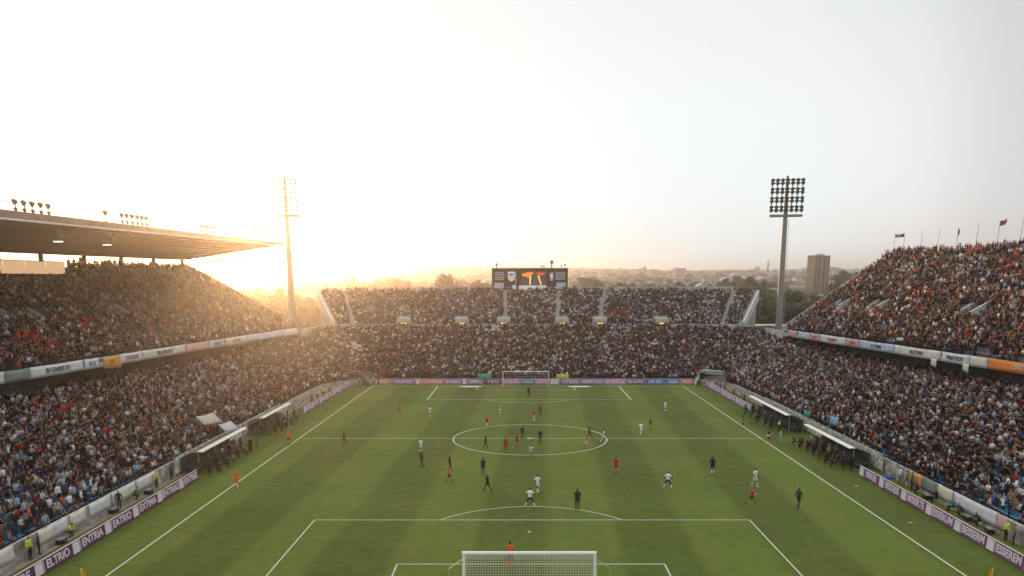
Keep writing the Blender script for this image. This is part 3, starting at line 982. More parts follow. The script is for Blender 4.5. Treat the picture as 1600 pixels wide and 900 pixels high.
FB = [(586, 608, B_redb, "RENTA", "red board beside the far left corner"), (613, 648, B_mauve, "VINARTEST", "mauve board with white letters left of the far goal"), (650, 655, M_lilac, None, "narrow pale board left of the orange red one"),
      (656, 692, B_redb, "CLARMENS", "long orange red board left of the far goal"), (694, 721, B_mauve, "SHAMIN", "grey mauve board with faint letters left of far goal"), (723, 728, M_lilac, None, "narrow white board between mauve boards"),
      (730, 754, B_mauve, "LEMMIN", "mauve board next to the white mat left of far goal"), (756, 784, M_purple2, "TI MI LE", "plum board touching the left post of far goal"), (786, 812, B_rose, "DEMARI", "rose board behind the left half of the far goal"),
      (814, 834, B_bblue, "CALE", "pale blue board behind the middle of far goal"), (836, 858, B_rose, "ILLERO", "pink board behind the right half of far goal"), (860, 873, M_lilac, None, "short white board right of the far goal"),
      (875, 906, B_mauve, "INTERAS", "mauve board behind the right white mat"), (908, 942, B_mauve, "AMERTAN", "grey mauve board right of the white mat"), (944, 978, B_rose, "ESTERION", "long rose board far right of the goal"),
      (980, 1006, M_purple2, "BUNTE", "plum board with white letters before the blue ones"), (1008, 1040, B_bblue, "AIR SET", "strong blue board with white letters near the far right corner"),
      (1042, 1062, B_bblue, "LESA", "shorter blue board next to the corner board"), (1064, 1084, B_redb, "RIO", "red and white board beside the far right corner flag")]
for x0, x1, m, tx, lab in FB:
    k = FPX / depth(0, 137.2, .5)
    xa, xb = (x0 - CX) / k, (x1 - CX) / k
    L = xb - xa
    t = thing("advertising_board", lab, "advertising board", ((xa + xb) / 2, 137.2, 0), 0, "boards behind the far goal line")
    mb = MB()
    mb.hexa([(-L / 2, 0, .04), (L / 2, 0, .04), (L / 2, .22, .04), (-L / 2, .22, .04)], [(-L / 2, .06, 1.05), (L / 2, .06, 1.05), (L / 2, .14, 1.05), (-L / 2, .14, 1.05)])
    mb.build("panel", m, t)
    if tx: lettering(tx, .8, M_lilac, t, (0, .018, .55), (rad(86.6), 0, 0), .02, sx=min(1.4, L / (len(tx) * .56)))
# white mats by the far goal
for px, lab in ((735, "white oval mat on the grass left of the far goal"), (905, "white oval mat on the grass right of the far goal")):
    c = P(px, 604.2)
    mb = MB()
    n = 24
    ring = [(c.x + 2.2 * math.cos(k * 2 * math.pi / n), c.y + .6 * math.sin(k * 2 * math.pi / n)) for k in range(n)]
    mb.add([(x, y, .012) for x, y in ring] + [(x, y, .03) for x, y in ring], [tuple(range(n, 2 * n))] + [(k, (k + 1) % n, n + (k + 1) % n, n + k) for k in range(n)])
    tag(mb.build("mat", M_white), lab, "mat", "white mats beside the far goal")

# ------------------------------------------------------------------ goals
def goal(lab, y, x0, x1, h, sgn, r=.075, cell=.16, stanch=True, wire=.0065):
    """sgn: direction in which the net hangs back"""
    xc = (x0 + x1) / 2
    t = thing("goal", lab, "goal", (xc, y, 0))
    w = (x1 - x0) / 2
    mb = MB()
    mb.tube([(-w, 0, 0), (-w, 0, h)], r, 10); mb.tube([(w, 0, 0), (w, 0, h)], r, 10); mb.tube([(-w - r, 0, h), (w + r, 0, h)], r, 10)
    mb.build("frame", M_white, t, smooth=True)
    dt, db = .9 * sgn, 2.0 * sgn
    mb = MB()
    def wire_(a, b): mb.tube([a, b], wire, 3, cap=False)
    nx = int(2 * w / cell)
    nb = int(math.hypot(h, 1.1) / cell)
    for i in range(nx + 1):
        x = -w + 2 * w * i / nx
        wire_((x, dt, h - .05), (x, db, 0.03)); wire_((x, 0, h), (x, dt, h - .05))
    for j in range(nb + 1):
        q = j / nb
        yy, zz = dt + (db - dt) * q, (h - .05) * (1 - q) + .03 * q
        wire_((-w, yy, zz), (w, yy, zz))
        for s in (-1, 1): wire_((s * w, 0, zz), (s * w, yy, zz))
    for j in range(4):
        wire_((-w, dt * j / 4, h - .02), (w, dt * j / 4, h - .02))
    for s in (-1, 1):
        for j in range(1, 8):
            q = j / 8
            wire_((s * w, db * q, .03), (s * w, db * q, h - .05 if abs(db * q) < abs(dt) else (h - .05) * (1 - (abs(db * q) - abs(dt)) / (abs(db) - abs(dt)))))
    mb.build("net", M_net, t)
    if stanch:
        for s in (-1, 1):
            mb = MB()
            mb.tube([(s * (w + .75), db * 1.02, 0), (s * (w + .75), db * 1.02, h * .92)], .03, 6)
            mb.tube([(s * (w + .75), db * 1.02, h * .92), (s * w, dt, h - .05)], .02, 5)
            mb.build("net_pole", M_galv, t)
    return t
g0 = P(723, 861, 2.72); g1 = P(931, 861, 2.72)
kx = FPX / depth(0, Y_NEAR, 2.72)
goal("large white goal frame with net at the near end of the pitch", Y_NEAR, (724.5 - CX) / kx, (929.5 - CX) / kx, 20 - (861 + 3 - HY) * cp * depth(0, Y_NEAR, 2.72) / FPX, -1, r=.11)
k = 8.2
goal("small white goal at the far end of the pitch", Y_FAR, (786 - CX) / k, (857 - CX) / k, 2.75, 1, r=.085, cell=.5, wire=.012)
for X, lab, lean in ((XL_, "orange corner flag beside the near left corner", .1), (XR_, "orange corner flag beside the near right corner", -.35)):
    t = thing("corner_flag", lab, "corner flag", (X, Y_NEAR, 0), 0, "corner flags")
    mb = MB(); mb.tube([(0, 0, 0), (0, 0, 1.62)], .032, 8); mb.build("pole", mat("lime_pole", (.55, .75, .12), .5, .05), t)
    mb = MB()
    n = 8
    front = [(.03 + lean * .1 * i / n * 0, 0, 0) for i in range(1)]
    vs = []
    for i in range(n + 1):
        u = i / n
        for v in (0, 1):
            zz = 1.64 - .62 * u * (1 - v) * 0 - (v * .52 * (1 - u * .55)) - .30 * u
            vs.append((.03 + .30 * u * (1 if lean > 0 else -1), .05 * math.sin(u * 5), zz))
    mb.add(vs, [(2 * i, 2 * i + 1, 2 * i + 3, 2 * i + 2) for i in range(n)])
    mb.add([(x, y + .012, z_) for x, y, z_ in vs], [(2 * i, 2 * i + 2, 2 * i + 3, 2 * i + 1) for i in range(n)])
    mb.build("flag", mat("orange_cloth", (.85, .28, .03), .7, .08), t)

# ------------------------------------------------------------------ dugouts
M_droof = mat("dugout_roof", (0.74, 0.70, 0.58), .4, .08, .8)
M_glass_d = mat("scuffed_panel", (0.13, 0.135, 0.125), .35, .3, 1.5)
def dugout(lab, x_front, y0, y1, sgn):
    """sgn +1: opens toward +X"""
    L = y1 - y0
    t = thing("dugout", lab, "dugout", (x_front, (y0 + y1) / 2, 0), rad(90) if sgn > 0 else rad(-90), "dugouts beside the pitch")
    mb = MB()        # local -Y faces the pitch
    prof = [(0.0, 2.36), (.3, 2.42), (.64, 2.39), (1.6, 2.1), (2.2, 1.75)]
    for (ya, za), (yb, zb) in zip(prof[:3], prof[1:3]):
        mb.hexa([(-L / 2, ya, za - .08), (L / 2, ya, za - .08), (L / 2, yb, zb - .08), (-L / 2, yb, zb - .08)], [(-L / 2, ya, za), (L / 2, ya, za), (L / 2, yb, zb), (-L / 2, yb, zb)])
    mb.build("roof", M_droof, t)
    mb = MB()
    for (ya, za), (yb, zb) in zip(prof[2:4], prof[3:5]):
        mb.hexa([(-L / 2, ya, za - .06), (L / 2, ya, za - .06), (L / 2, yb, zb - .06), (-L / 2, yb, zb - .06)], [(-L / 2, ya, za), (L / 2, ya, za), (L / 2, yb, zb), (-L / 2, yb, zb)])
    mb.box((0, 2.3, .88), (L, .06, 1.75))
    mb.build("back_panel", M_glass_d, t)
    for i in range(4):
        x = -L / 2 + .1 + (L - .2) * i / 3
        mb = MB(); mb.tube([(x, .5, 0), (x, .5, 2.36)], .035, 6); mb.build("post", M_galv, t)
    mb = MB()
    for row, (yy, zz) in enumerate(((1.2, .42), (1.9, .62))):
        mb.box((0, yy, zz), (L - .5, .45, .08)); mb.box((0, yy + .28, zz + .35), (L - .5, .06, .6))
        for k in range(6): mb.box((-L / 2 + .6 + (L - 1.2) * k / 5, yy, zz / 2 - .02), (.08, .4, zz - .04))
    mb.build("bench", mat("grey_bench", (.10, .10, .10), .6, .1), t)
DUG = [("near dugout with pale roof on the left touchline", -33.2, 72.6, 85.0, 1), ("farther dugout with pale roof on the left touchline", -33.4, 91.0, 102.6, 1),
       ("near dugout with pale roof on the right touchline", 34.6, 74.3, 87.0, -1), ("farther dugout with pale roof on the right touchline", 34.6, 93.0, 109.0, -1)]
for d in DUG: dugout(*d)
# pale hoarding between dugouts and stand
for lab, x, y0, y1, sgn in (("pale hoarding behind the left dugouts", -35.6, 71.5, 104, 1), ("pale hoarding behind the right dugouts", 37.5, 73, 110, -1)):
    mb = MB()
    mb.box((x, (y0 + y1) / 2, 1.15), (.06, y1 - y0, 1.7))
    for k in range(9): mb.box((x - .07 * sgn, y0 + (y1 - y0) * k / 8, 1.1), (.06, .08, 2.2))
    tag(mb.build("hoarding", mat("stained_hoarding", (.50, .50, .45), .7, .75, 2.4)), lab, "hoarding")

# small things lying beside the pitch
M_case = mat("equipment_case", (.03, .03, .035), .5, .2, 3)
for px, X, lab in ((96, -35.4, "black equipment case on the left path before the crouching steward"), (178, -35.5, "black equipment case on the left path beside the walking person"), (232, -35.4, "black equipment case on left path near the yellow steward"),
                   (1448, 37.3, "black equipment case by the right wall near the navy photographer"), (1512, 37.4, "black equipment case below the long white banner"), (1546, 37.3, "black equipment case near the lime vest steward, right wall")):
    d = FPX * abs(X) / abs(px - CX); y = (d - 19.8 * sp) / cp
    t = thing("equipment_case", lab, "case", (X, y, .005), rad(85) + R.uniform(-.3, .3), "cases beside the side walls")
    mb = MB(); mb.box((0, 0, .19), (.75, .45, .36)); mb.build("body", M_case, t)
    mb = MB(); mb.box((0, 0, .40), (.77, .47, .05)); mb.build("lid", M_steel, t)
    mb = MB(); mb.tube([(-.12, -.25, .25), (-.1, -.29, .27), (.1, -.29, .27), (.12, -.25, .25)], .015, 5); mb.build("handle", M_galv, t)
c = P(1387, 746.5)
mb = MB(); mb.box((c.x, c.y, .06), (2.2, 1.0, .1)); mb.box((c.x, c.y, .115), (2.1, .9, .02))
tag(mb.build("mat", mat("blue_mat", (.03, .09, .34), .6, .12, 2)), "blue padded mat on the grass behind the right boards", "mat")
for px, py, lab in ((1422, 817, "larger pale paper scrap on the grass by right touchline"), (1338, 759.5, "smaller pale paper scrap on the grass by right touchline")):
    c = P(px, py)
    mb = MB(); mb.add([(c.x - .22, c.y - .08, .012), (c.x + .18, c.y - .1, .012), (c.x + .22, c.y + .07, .05), (c.x - .14, c.y + .1, .02), (c.x - .22, c.y - .08, .017), (c.x + .18, c.y - .1, .017), (c.x + .22, c.y + .07, .055), (c.x - .14, c.y + .1, .025)],
                      [(3, 2, 1, 0), (4, 5, 6, 7), (0, 1, 5, 4), (1, 2, 6, 5), (2, 3, 7, 6), (3, 0, 4, 7)])
    tag(mb.build("paper_scrap", mat("pale_paper", (.34, .35, .22), .9, .1)), lab, "paper")

# ------------------------------------------------------------------ scoreboard
sb = thing("scoreboard", "large dark electronic scoreboard on top of the far stand", "scoreboard", (1.7, 178.3, 0))
k = FPX / depth(0, 178.3, 19)
def sx(px): return (px - CX) / k - 1.7
def sz(py): return 20 - (py - HY) * depth(0, 178.3, 20) * cp / FPX
mb = MB(); mb.box((0, .6, (sz(420.5) + 13) / 2), ((887.5 - 769) / k, 1.2, sz(420.5) - 13)); mb.build("casing", mat("scoreboard_casing", (.045, .038, .036), .6, .15, .8), sb)
mb = MB()
w = (887.5 - 769) / k
mb.box((0, .3, sz(420.5) + .12), (w + .3, .7, .22)); mb.build("top_ledge", M_dsteel, sb)
def em(name, rgb, s): return mat(name, tuple(c * .5 for c in rgb), .5, 0, emit=(rgb, s))
E_wh, E_or, E_rd, E_ye, E_bl, E_gr, E_dk = em("lit_white", (.6, .66, .68), .55), em("lit_orange", (.9, .28, .06), .7), em("lit_red", (.7, .1, .03), .7), em("lit_yellow", (.95, .62, .2), .75), em("lit_blue", (.08, .16, .4), .6), em("lit_grey", (.33, .34, .36), .5), em("lit_dark", (.1, .065, .055), .5)
def spanel(name, x0, y0, x1, y1, m, d=.03, par=None):
    mb = MB(); mb.box(((sx(x0) + sx(x1)) / 2, -d / 2 - .003, (sz(y0) + sz(y1)) / 2), (abs(sx(x1) - sx(x0)), d, abs(sz(y0) - sz(y1))))
    o = mb.build(name, m, sb); return o
def srows(name, x0, y0, x1, y1, m, rows, seed):
    r_ = random.Random(seed); mb = MB()
    for i in range(rows):
        ya = y0 + (y1 - y0) * i / rows; yb_ = ya + (y1 - y0) / rows * .66
        x = x0
        while x < x1 - .4:
            w_ = r_.uniform(.5, 1.5); x2 = min(x + w_, x1)
            mb.box(((sx(x) + sx(x2)) / 2, -.02, (sz(ya) + sz(yb_)) / 2), (sx(x2) - sx(x), .03, sz(ya) - sz(yb_)))
            x = x2 + r_.uniform(.25, .6)
    return mb.build(name, m, sb)
srows("text_panel", 773.5, 425, 788, 438.5, E_gr, 5, 1)
spanel("status_panel", 772.5, 442, 787, 450.5, E_gr)
scr = spanel("video_screen", 814, 423.5, 853.5, 445.5, E_dk)
def poly(name, pts, m, par, d=.05):
    mb = MB()
    P3 = [(sx(a), sz(b)) for a, b in pts]; n = len(P3)
    mb.add([(a, -d, b) for a, b in P3] + [(a, -.034, b) for a, b in P3], [tuple(range(n))] + [(i, n + i, n + (i + 1) % n, (i + 1) % n) for i in range(n)])
    o = mb.build(name, m, par); return o
poly("picture", [(815, 428), (822, 426.2), (829, 424.8), (834, 426.5), (831, 429.5), (826, 431.5), (825, 436), (823.5, 432), (817, 432)], E_or, scr)
poly("picture", [(837.5, 426), (851, 425.8), (851.5, 428.5), (845, 430.5), (841, 430)], E_rd, scr)
poly("picture", [(827, 431), (830.2, 431), (829.2, 445), (827, 445)], E_ye, scr, .06)
poly("picture", [(839.5, 430.5), (842.3, 430.5), (846.8, 445), (844.3, 445)], E_ye, scr, .06)
spanel("ticker", 811, 446, 853.8, 453, E_wh)
crest = poly("crest", [(793.8, 424.5), (804, 424.5), (804.3, 431), (803.5, 437), (799, 440), (794.3, 437), (793.5, 431)], E_wh, sb, .04)
poly("crest_shield", [(795.3, 427), (802.5, 427), (802.5, 431.4), (795.3, 431.4)], E_bl, crest, .06)
poly("crest_band", [(794.4, 432.6), (803.2, 432.6), (803, 436), (794.8, 436)], E_or, crest, .06)
spanel("clock_panel", 805, 424.5, 806.5, 444, E_gr)
spanel("small_panel", 800.5, 445.5, 806, 452, E_wh)
crest2 = poly("crest", [(858.8, 426.5), (864.2, 425.5), (864.5, 436), (862.5, 439.5), (859.5, 438)], E_gr, sb, .04)
poly("crest_shield", [(860, 429), (863.4, 429), (863.4, 433), (860, 433)], E_wh, crest2, .06)
srows("text_panel", 868, 425, 883, 438, E_gr, 5, 2)
spanel("status_panel", 869.5, 441.5, 884, 447.5, E_gr); spanel("status_panel", 867, 447.6, 879, 451.5, E_gr)
mb = MB()
for px, hh, r_ in ((776, 1.2, .12), (846.5, .7, .09), (850, .6, .09), (862, 1.9, .16), (877, .7, .08), (882.5, 1.1, .08)):
    x = sx(px); z0 = sz(420.5) + .22
    mb.tube([(x, .3, z0), (x, .3, z0 + hh)], r_, 6); mb.box((x, .3, z0 + hh * .75), (r_ * 4.5, .3, hh * .35))
mb.build("camera_mount", M_dsteel, sb)
for px in (775, 800, 828, 856, 882):
    mb = MB(); mb.tube([(sx(px), .6, -.25), (sx(px), .6, 13.0)], .3, 8); mb.build("leg", M_steel, sb)

# ------------------------------------------------------------------ floodlight masts
def mast(lab, base, top_z, head_w, cols, rows, rz, ls):
    t = thing("floodlight_mast", lab, "floodlight mast", base, rz, "floodlight masts behind the corners")
    mb = MB(); mb.tube([(0, 0, -.2), (0, 0, 15), (0, 0, top_z - 8), (0, 0, top_z + .6)], [.74, .64, .45, .26], 14); mb.build("mast", M_steel, t, smooth=True)
    hz = top_z - 7.4
    mb = MB(); mb.box((0, 0, hz), (head_w, 1.3, .45)); mb.box((0, -.62, hz + .75), (head_w, .05, .06)); mb.build("platform", M_steel, t)
    mb = MB()
    z0, z1 = hz + 1.0, top_z - .1
    for i in range(cols):
        x = -head_w / 2 + .3 + (head_w - .6) * i / (cols - 1)
        mb.tube([(x, -.45, z0 - .4), (x, -.45, z1 + .2)], .08 * ls, 5)
    for j in range(rows):
        z = z0 + .45 + (z1 - z0 - .9) * j / (rows - 1)
        for dz in (-.32, .32): mb.tube([(-head_w / 2, -.45, z + dz), (head_w / 2, -.45, z + dz)], .095 * ls, 5)
    mb.build("lamp_frame", M_dsteel, t)
    for j in range(rows):
        z = z0 + .45 + (z1 - z0 - .9) * j / (rows - 1)
        for i in range(cols):
            x = -head_w / 2 + .3 + (head_w - .6) * i / (cols - 1)
            mb = MB()
            for dz in (-.32, .32):
                mb.tube([(x, -.5, z + dz), (x, -.62, z + dz - .03), (x, -.86, z + dz - .10)], [.12 * ls, .28 * ls, .32 * ls], 8)
            mb.build("lamp", mat("lamp_housing", (.07, .065, .055), .45, .1, 1), t)
    mb = MB()
    for i in range(int((top_z - 9) / .55)):
        mb.box((.98 - .012 * i * .55, .1, 1 + i * .55), (.30, .05, .08))
    for s in (-.17, .17): mb.tube([(.98 + s, .1, .5), (.98 + s - (top_z - 9) * .0125, .1, top_z - 8)], .03, 4)
    mb.build("ladder", M_galv, t)
    return t
def mast_base(px, d, z=0): 
    y = (d - (H - z) * sp) / cp
    return ((px - CX) * d / FPX, y, -.2)
mast("tall grey floodlight mast beside the far right corner", mast_base(1212, 156), 40.6, 6.6, 7, 4, rad(-10), 1.22)
mast("sunstruck floodlight mast between the left roof and the far stand", mast_base(461.5, 156), 40.6, 4.9, 5, 4, rad(12), .8)

# ------------------------------------------------------------------ roof floodlights and fittings on the left roof
def y_on_roof(px):
    lo, hi = 20.0, 149.0
    for _ in range(60):
        y = (lo + hi) / 2; p = roofpt(y, .03)
        if proj(p.x, y, p.z + 1)[0] < px: lo = y
        else: hi = y
    return y
M_lh = mat("lamp_head", (.05, .042, .036), .5, .1, 1)
def roof_lamp(px, s, lab, group, twin=True):
    y = y_on_roof(px); p = roofpt(y, .03)
    t = thing("roof_floodlight", lab, "floodlight", (p.x, y, p.z + .75), rad(-70), group)
    mb = MB(); mb.tube([(0, 0, -.4), (0, 0, 1.5 * s)], .06 * s, 6); mb.box((0, 0, .12), (.3 * s, .3 * s, .1)); mb.build("bracket", M_lh, t)
    for z in ((1.55 * s,) + ((.45 * s,) if twin else ())):
        mb = MB()
        k = s * (1 if z > s else .7)
        mb.tube([(0, .28 * k, z + .02), (0, .02 * k, z), (0, -.30 * k, z - .08)], [.16 * k, .40 * k, .46 * k], 10)
        mb.build("lamp_head", M_lh, t, smooth=False)
for g, (xs, s, nm) in enumerate((([25, 39, 52, 65, 77], .72, "nearest group on the left roof"), ([191.5, 199.5, 207.5, 215.5, 223, 230], .78, "second group on the left roof"),
                                 ([315, 320, 325, 330, 335, 341], .72, "third group on the left roof"), ([408, 412.5, 417, 422, 427], .72, "farthest group at the left roof tip"))):
    for i, px in enumerate(xs):
        roof_lamp(px, s, f"dark twin floodlight on the left roof, {nth(i)} lamp of the {nm.split(' on ')[0].split(' at ')[0]}", "floodlights along the left roof")
roof_lamp(166, .8, "lone single floodlight standing between two lamp groups on the left roof", "floodlights along the left roof", False)
M_tube = mat("lit_tube", (.9, .85, .75), .5, 0, emit=((1, .9, .74), 1.3))
for px, py, lab in ((91, 380.5, "lit lamp under the left roof, nearer of two"), (167.5, 385.5, "lit lamp under the left roof, farther of two")):
    t_ = .42
    lo, hi = 20., 149.
    for _ in range(50):
        y = (lo + hi) / 2; p = roofpt(y, t_)
        if proj(p.x, y, p.z - .5)[0] < px: lo = y
        else: hi = y
    t = thing("roof_lamp", lab, "lamp", (p.x, y, p.z - .45), 0, "lamps under the left roof")
    mb = MB(); mb.box((0, 0, 0), (1.15, .35, .16)); mb.build("diffuser", M_tube, t)
    mb = MB(); mb.box((0, 0, .13), (1.25, .4, .09)); mb.tube([(-.4, 0, .17), (-.4, 0, .45)], .03, 5); mb.tube([(.4, 0, .17), (.4, 0, .45)], .03, 5); mb.build("housing", M_lh, t)
for px, lab in ((97, "pale grey loudspeaker cluster under the left roof edge"), (177, "small grey loudspeaker under the left roof edge")):
    lo, hi = 20., 149.
    for _ in range(50):
        y = (lo + hi) / 2; p = roofpt(y, .12)
        if proj(p.x, y, p.z - .7)[0] < px: lo = y
        else: hi = y
    t = thing("loudspeaker", lab, "loudspeaker", (p.x, y, p.z - .3), rad(-65), "loudspeakers under the left roof")
    for i in range(2 if px < 120 else 1):
        mb = MB(); mb.box((-.35 + .7 * i, 0, -.45), (.5, .5, .85), rx=rad(15)); mb.build("cabinet", mat("speaker_grey", (.28, .27, .26), .7, .1), t)
    mb = MB(); mb.tube([(0, 0, -.1), (0, 0, .3)], .04, 5); mb.box((0, 0, -.02), (1.2, .1, .06)); mb.build("bracket", M_lh, t)

# ------------------------------------------------------------------ flagpoles on the right stand
def y_on_rear(px):
    lo, hi = 20., 143.
    for _ in range(60):
        y = (lo + hi) / 2; u = (143 - y) / 125
        x = XRB(y) + 19.8 + 1.8 * u
        if proj(x, y, 26)[0] > px: lo = y
        else: hi = y
    return x, y
FP = [(1396, None, "thin pole holding the left end of the dark banner"), (1411, None, "thin pole holding the right end of the dark banner"), (1438, None, "bare thin flagpole, first right of the dark banner"),
      (1465, None, "bare thin flagpole, second right of the dark banner"), (1494, "furled", "flagpole with a limp dark furled flag"), (1525, None, "bare thin flagpole between the limp flag and red flag"),
      (1558, "red", "flagpole with a reddish flag blowing in the wind"), (1594, None, "bare flagpole at the right picture edge")]
for px, fl, lab in FP:
    x, y = y_on_rear(px)
    t = thing("flagpole", lab, "flagpole", (x, y, 25.0), 0, "flagpoles on top of the right stand")
    hh = 3.6 + (0.4 if px > 1500 else 0)
    lean = .15
    mb = MB(); mb.tube([(0, 0, -.5), (lean, 0, hh)], [.05, .035], 6); mb.build("pole", M_steel, t)
    if fl == "red":
        vs = []
        n = 10
        for i in range(n + 1):
            u = i / n
            for v in (0, 1):
                vs.append((lean + u * 1.15, .18 * math.sin(u * 7), hh - .1 - v * .85 * (1 - .25 * u) + .55 * u + .06 * math.sin(u * 9)))
        mb = MB(); mb.add(vs, [(2 * i, 2 * i + 1, 2 * i + 3, 2 * i + 2) for i in range(n)])
        mb.add([(a, b + .015, c) for a, b, c in vs], [(2 * i, 2 * i + 2, 2 * i + 3, 2 * i + 1) for i in range(n)])
        mb.build("flag", mat("rust_flag", (.40, .10, .06), .8, .15, 2), t)
    if fl == "furled":
        mb = MB(); mb.tube([(lean, 0, hh - .1), (lean + .12, .02, hh - .5), (lean + .10, 0, hh - 1.0), (lean, .02, hh - 1.35)], [.05, .16, .14, .05], 7); mb.build("flag", mat("dull_flag", (.10, .08, .07), .9, .2, 3), t)
xa, ya = y_on_rear(1397); xb, yb = y_on_rear(1410.5)
o = banner_at((xa + xb) / 2, (ya + yb) / 2 - .1, 27.85, math.atan2(yb - ya, xb - xa), math.hypot(xb - xa, yb - ya), .6, mat("black_banner", (.03, .03, .03), .8, .1), "small black banner strung between two thin poles on the right stand", "AYL I", B_white, .5)

# loose cloths held up in the left crowd
for px, py, z, w, h, lab, m in ((331, 651, 4.4, 2.9, 1.3, "large grey sheet held over the left crowd", mat("grey_sheet", (.42, .40, .36), .8, .15, 1)),
                                (360, 663, 3.2, 2.3, 1.1, "pale blue grey sheet held up beside the larger grey one", mat("blue_sheet", (.44, .48, .48), .8, .15, 1))):
    c = P(px, py, z)
    banner_at(c.x, c.y, z - h / 2, rad(75), w, h, m, lab, name="sheet", tilt=rad(-48), drop=.3, sag=.15, cat="sheet", group="sheets held over the left crowd")
for px, py, z, w, h, lab, m in ((757, 586.5, 2.0, 2.6, .8, "green cloth draped behind the board left of the far goal", mat("green_cloth", (.12, .40, .25), .8, .15, 1)),
                                (879, 588, 1.8, 2.3, .9, "lime yellow cloth behind the board right of the far goal", mat("lime_cloth", (.50, .62, .14), .8, .15, 1)),
                                (1261, 645, 2.6, 1.0, .7, "teal flag at the front of the right stand", mat("teal_cloth", (.08, .38, .34), .8, .15, 1)),
                                (1303, 657, 2.9, 1.2, 1.0, "light blue flag at the front of the right crowd", mat("sky_cloth", (.25, .45, .62), .8, .15, 1))):
    c = P(px, py, z)
    banner_at(c.x, c.y, z - h / 2, rad(0 if px < 1000 else -60), w, h, m, lab, name="cloth", drop=.1, sag=.12, cat="cloth")

# ------------------------------------------------------------------ people
def not_hand(c, J):
    return all(np.linalg.norm(c - np.array(J[g])) > .075 for g in ("gL", "gR"))

def body_mesh(pose, sub=1):
    """one continuous figure, about 1.8 m tall and facing -Y... local +Y is forward"""
    J = dict(pelvis=(0, 0, .96), spine=(0, .0, 1.14), chest=(0, 0, 1.36), neck=(0, 0, 1.50), hb=(0, .015, 1.585), hm=(0, .02, 1.67), ht=(0, .0, 1.765),
             nose=(0, .115, 1.655),
             sL=(-.19, 0, 1.43), eL=(-.25, -.02, 1.15), wL=(-.24, .06, .92), gL=(-.24, .09, .82), sR=(.19, 0, 1.43), eR=(.25, -.02, 1.15), wR=(.24, .06, .92), gR=(.24, .09, .82),
             pL=(-.10, 0, .90), kL=(-.11, .02, .50), aL=(-.11, -.02, .10), tL=(-.12, .13, .04), pR=(.10, 0, .90), kR=(.11, .02, .50), aR=(.11, -.02, .10), tR=(.12, .13, .04))
    J.update(pose)
    RD = dict(pelvis=(.15, .115), spine=(.135, .105), chest=(.16, .115), neck=(.058, .058), hb=(.066, .07), hm=(.082, .098), ht=(.055, .06), nose=(.014, .014),
              s=(.075, .07), e=(.046, .046), w=(.033, .033), g=(.045, .028), p=(.098, .10), k=(.064, .066), a=(.043, .045), t=(.045, .035))
    E = [("pelvis", "spine", "top"), ("spine", "chest", "top"), ("chest", "neck", "top"), ("neck", "hb", "skin"), ("hb", "hm", "head"), ("hm", "ht", "head")]
    for s in "LR":
        E += [("chest", "s" + s, "top"), ("s" + s, "e" + s, "uarm"), ("e" + s, "w" + s, "skin"), ("w" + s, "g" + s, "skin"),
              ("pelvis", "p" + s, "bottom"), ("p" + s, "k" + s, "thigh"), ("k" + s, "a" + s, "shin"), ("a" + s, "t" + s, "boot")]
    names = ["pelvis"] + [n for n in J if n not in ("pelvis", "nose")]
    idx = {n: i for i, n in enumerate(names)}
    me = bpy.data.meshes.new("person")
    me.from_pydata([J[n] for n in names], [(idx[a], idx[b]) for a, b, _ in E], [])
    o = bpy.data.objects.new("person", me); COL.objects.link(o)
    o.modifiers.new("skin", 'SKIN')
    sv = me.skin_vertices[0].data
    for n in names:
        rr = RD[n] if n in RD else RD[n[0]]
        sv[idx[n]].radius = rr
        sv[idx[n]].use_root = (n == "pelvis")
    if sub:
        m = o.modifiers.new("sub", 'SUBSURF'); m.levels = sub; m.render_levels = sub
    dg = bpy.context.evaluated_depsgraph_get()
    out = bpy.data.meshes.new_from_object(o.evaluated_get(dg))
    bpy.data.objects.remove(o)
    segs = [(np.array(J[a]), np.array(J[b]), tg, .5 * (np.mean(RD.get(a, RD.get(a[0]))) + np.mean(RD.get(b, RD.get(b[0]))))) for a, b, tg in E]
    # slots: 0 skin 1 hair 2 top 3 sleeve 4 bottom 5 sock 6 boot
    hm = np.array(J["hm"])
    mi = []
    for p_ in out.polygons:
        c = np.array(p_.center)
        best = None
        for a, b, tg, r_ in segs:
            ab = b - a; t = np.clip(np.dot(c - a, ab) / np.dot(ab, ab), 0, 1)
            d = np.linalg.norm(c - a - ab * t) / r_
            if best is None or d < best[0]: best = (d, tg, t)
        _, tg, t = best
        if tg == "head": k = 1 if (c[2] > hm[2] + .045 or (c[1] < hm[1] - .03 and c[2] > hm[2] - .05)) else 0
        elif tg == "top": k = 2
        elif tg == "uarm": k = 2 if t < .35 else (3 if t < .7 else 7)
        elif tg == "skin" and abs(c[0]) > .1 and c[2] < hm[2] - .05 and not_hand(c, J): k = 7
        elif tg == "bottom": k = 4
        elif tg == "thigh": k = 4 if t < .68 else 8
        elif tg == "shin": k = 8 if t < .12 else 5
        elif tg == "boot": k = 6
        else: k = 0
        mi.append(k)
    out.materials.clear()
    for _ in range(9): out.materials.append(M_white)
    out.polygons.foreach_set("material_index", mi)
    return out

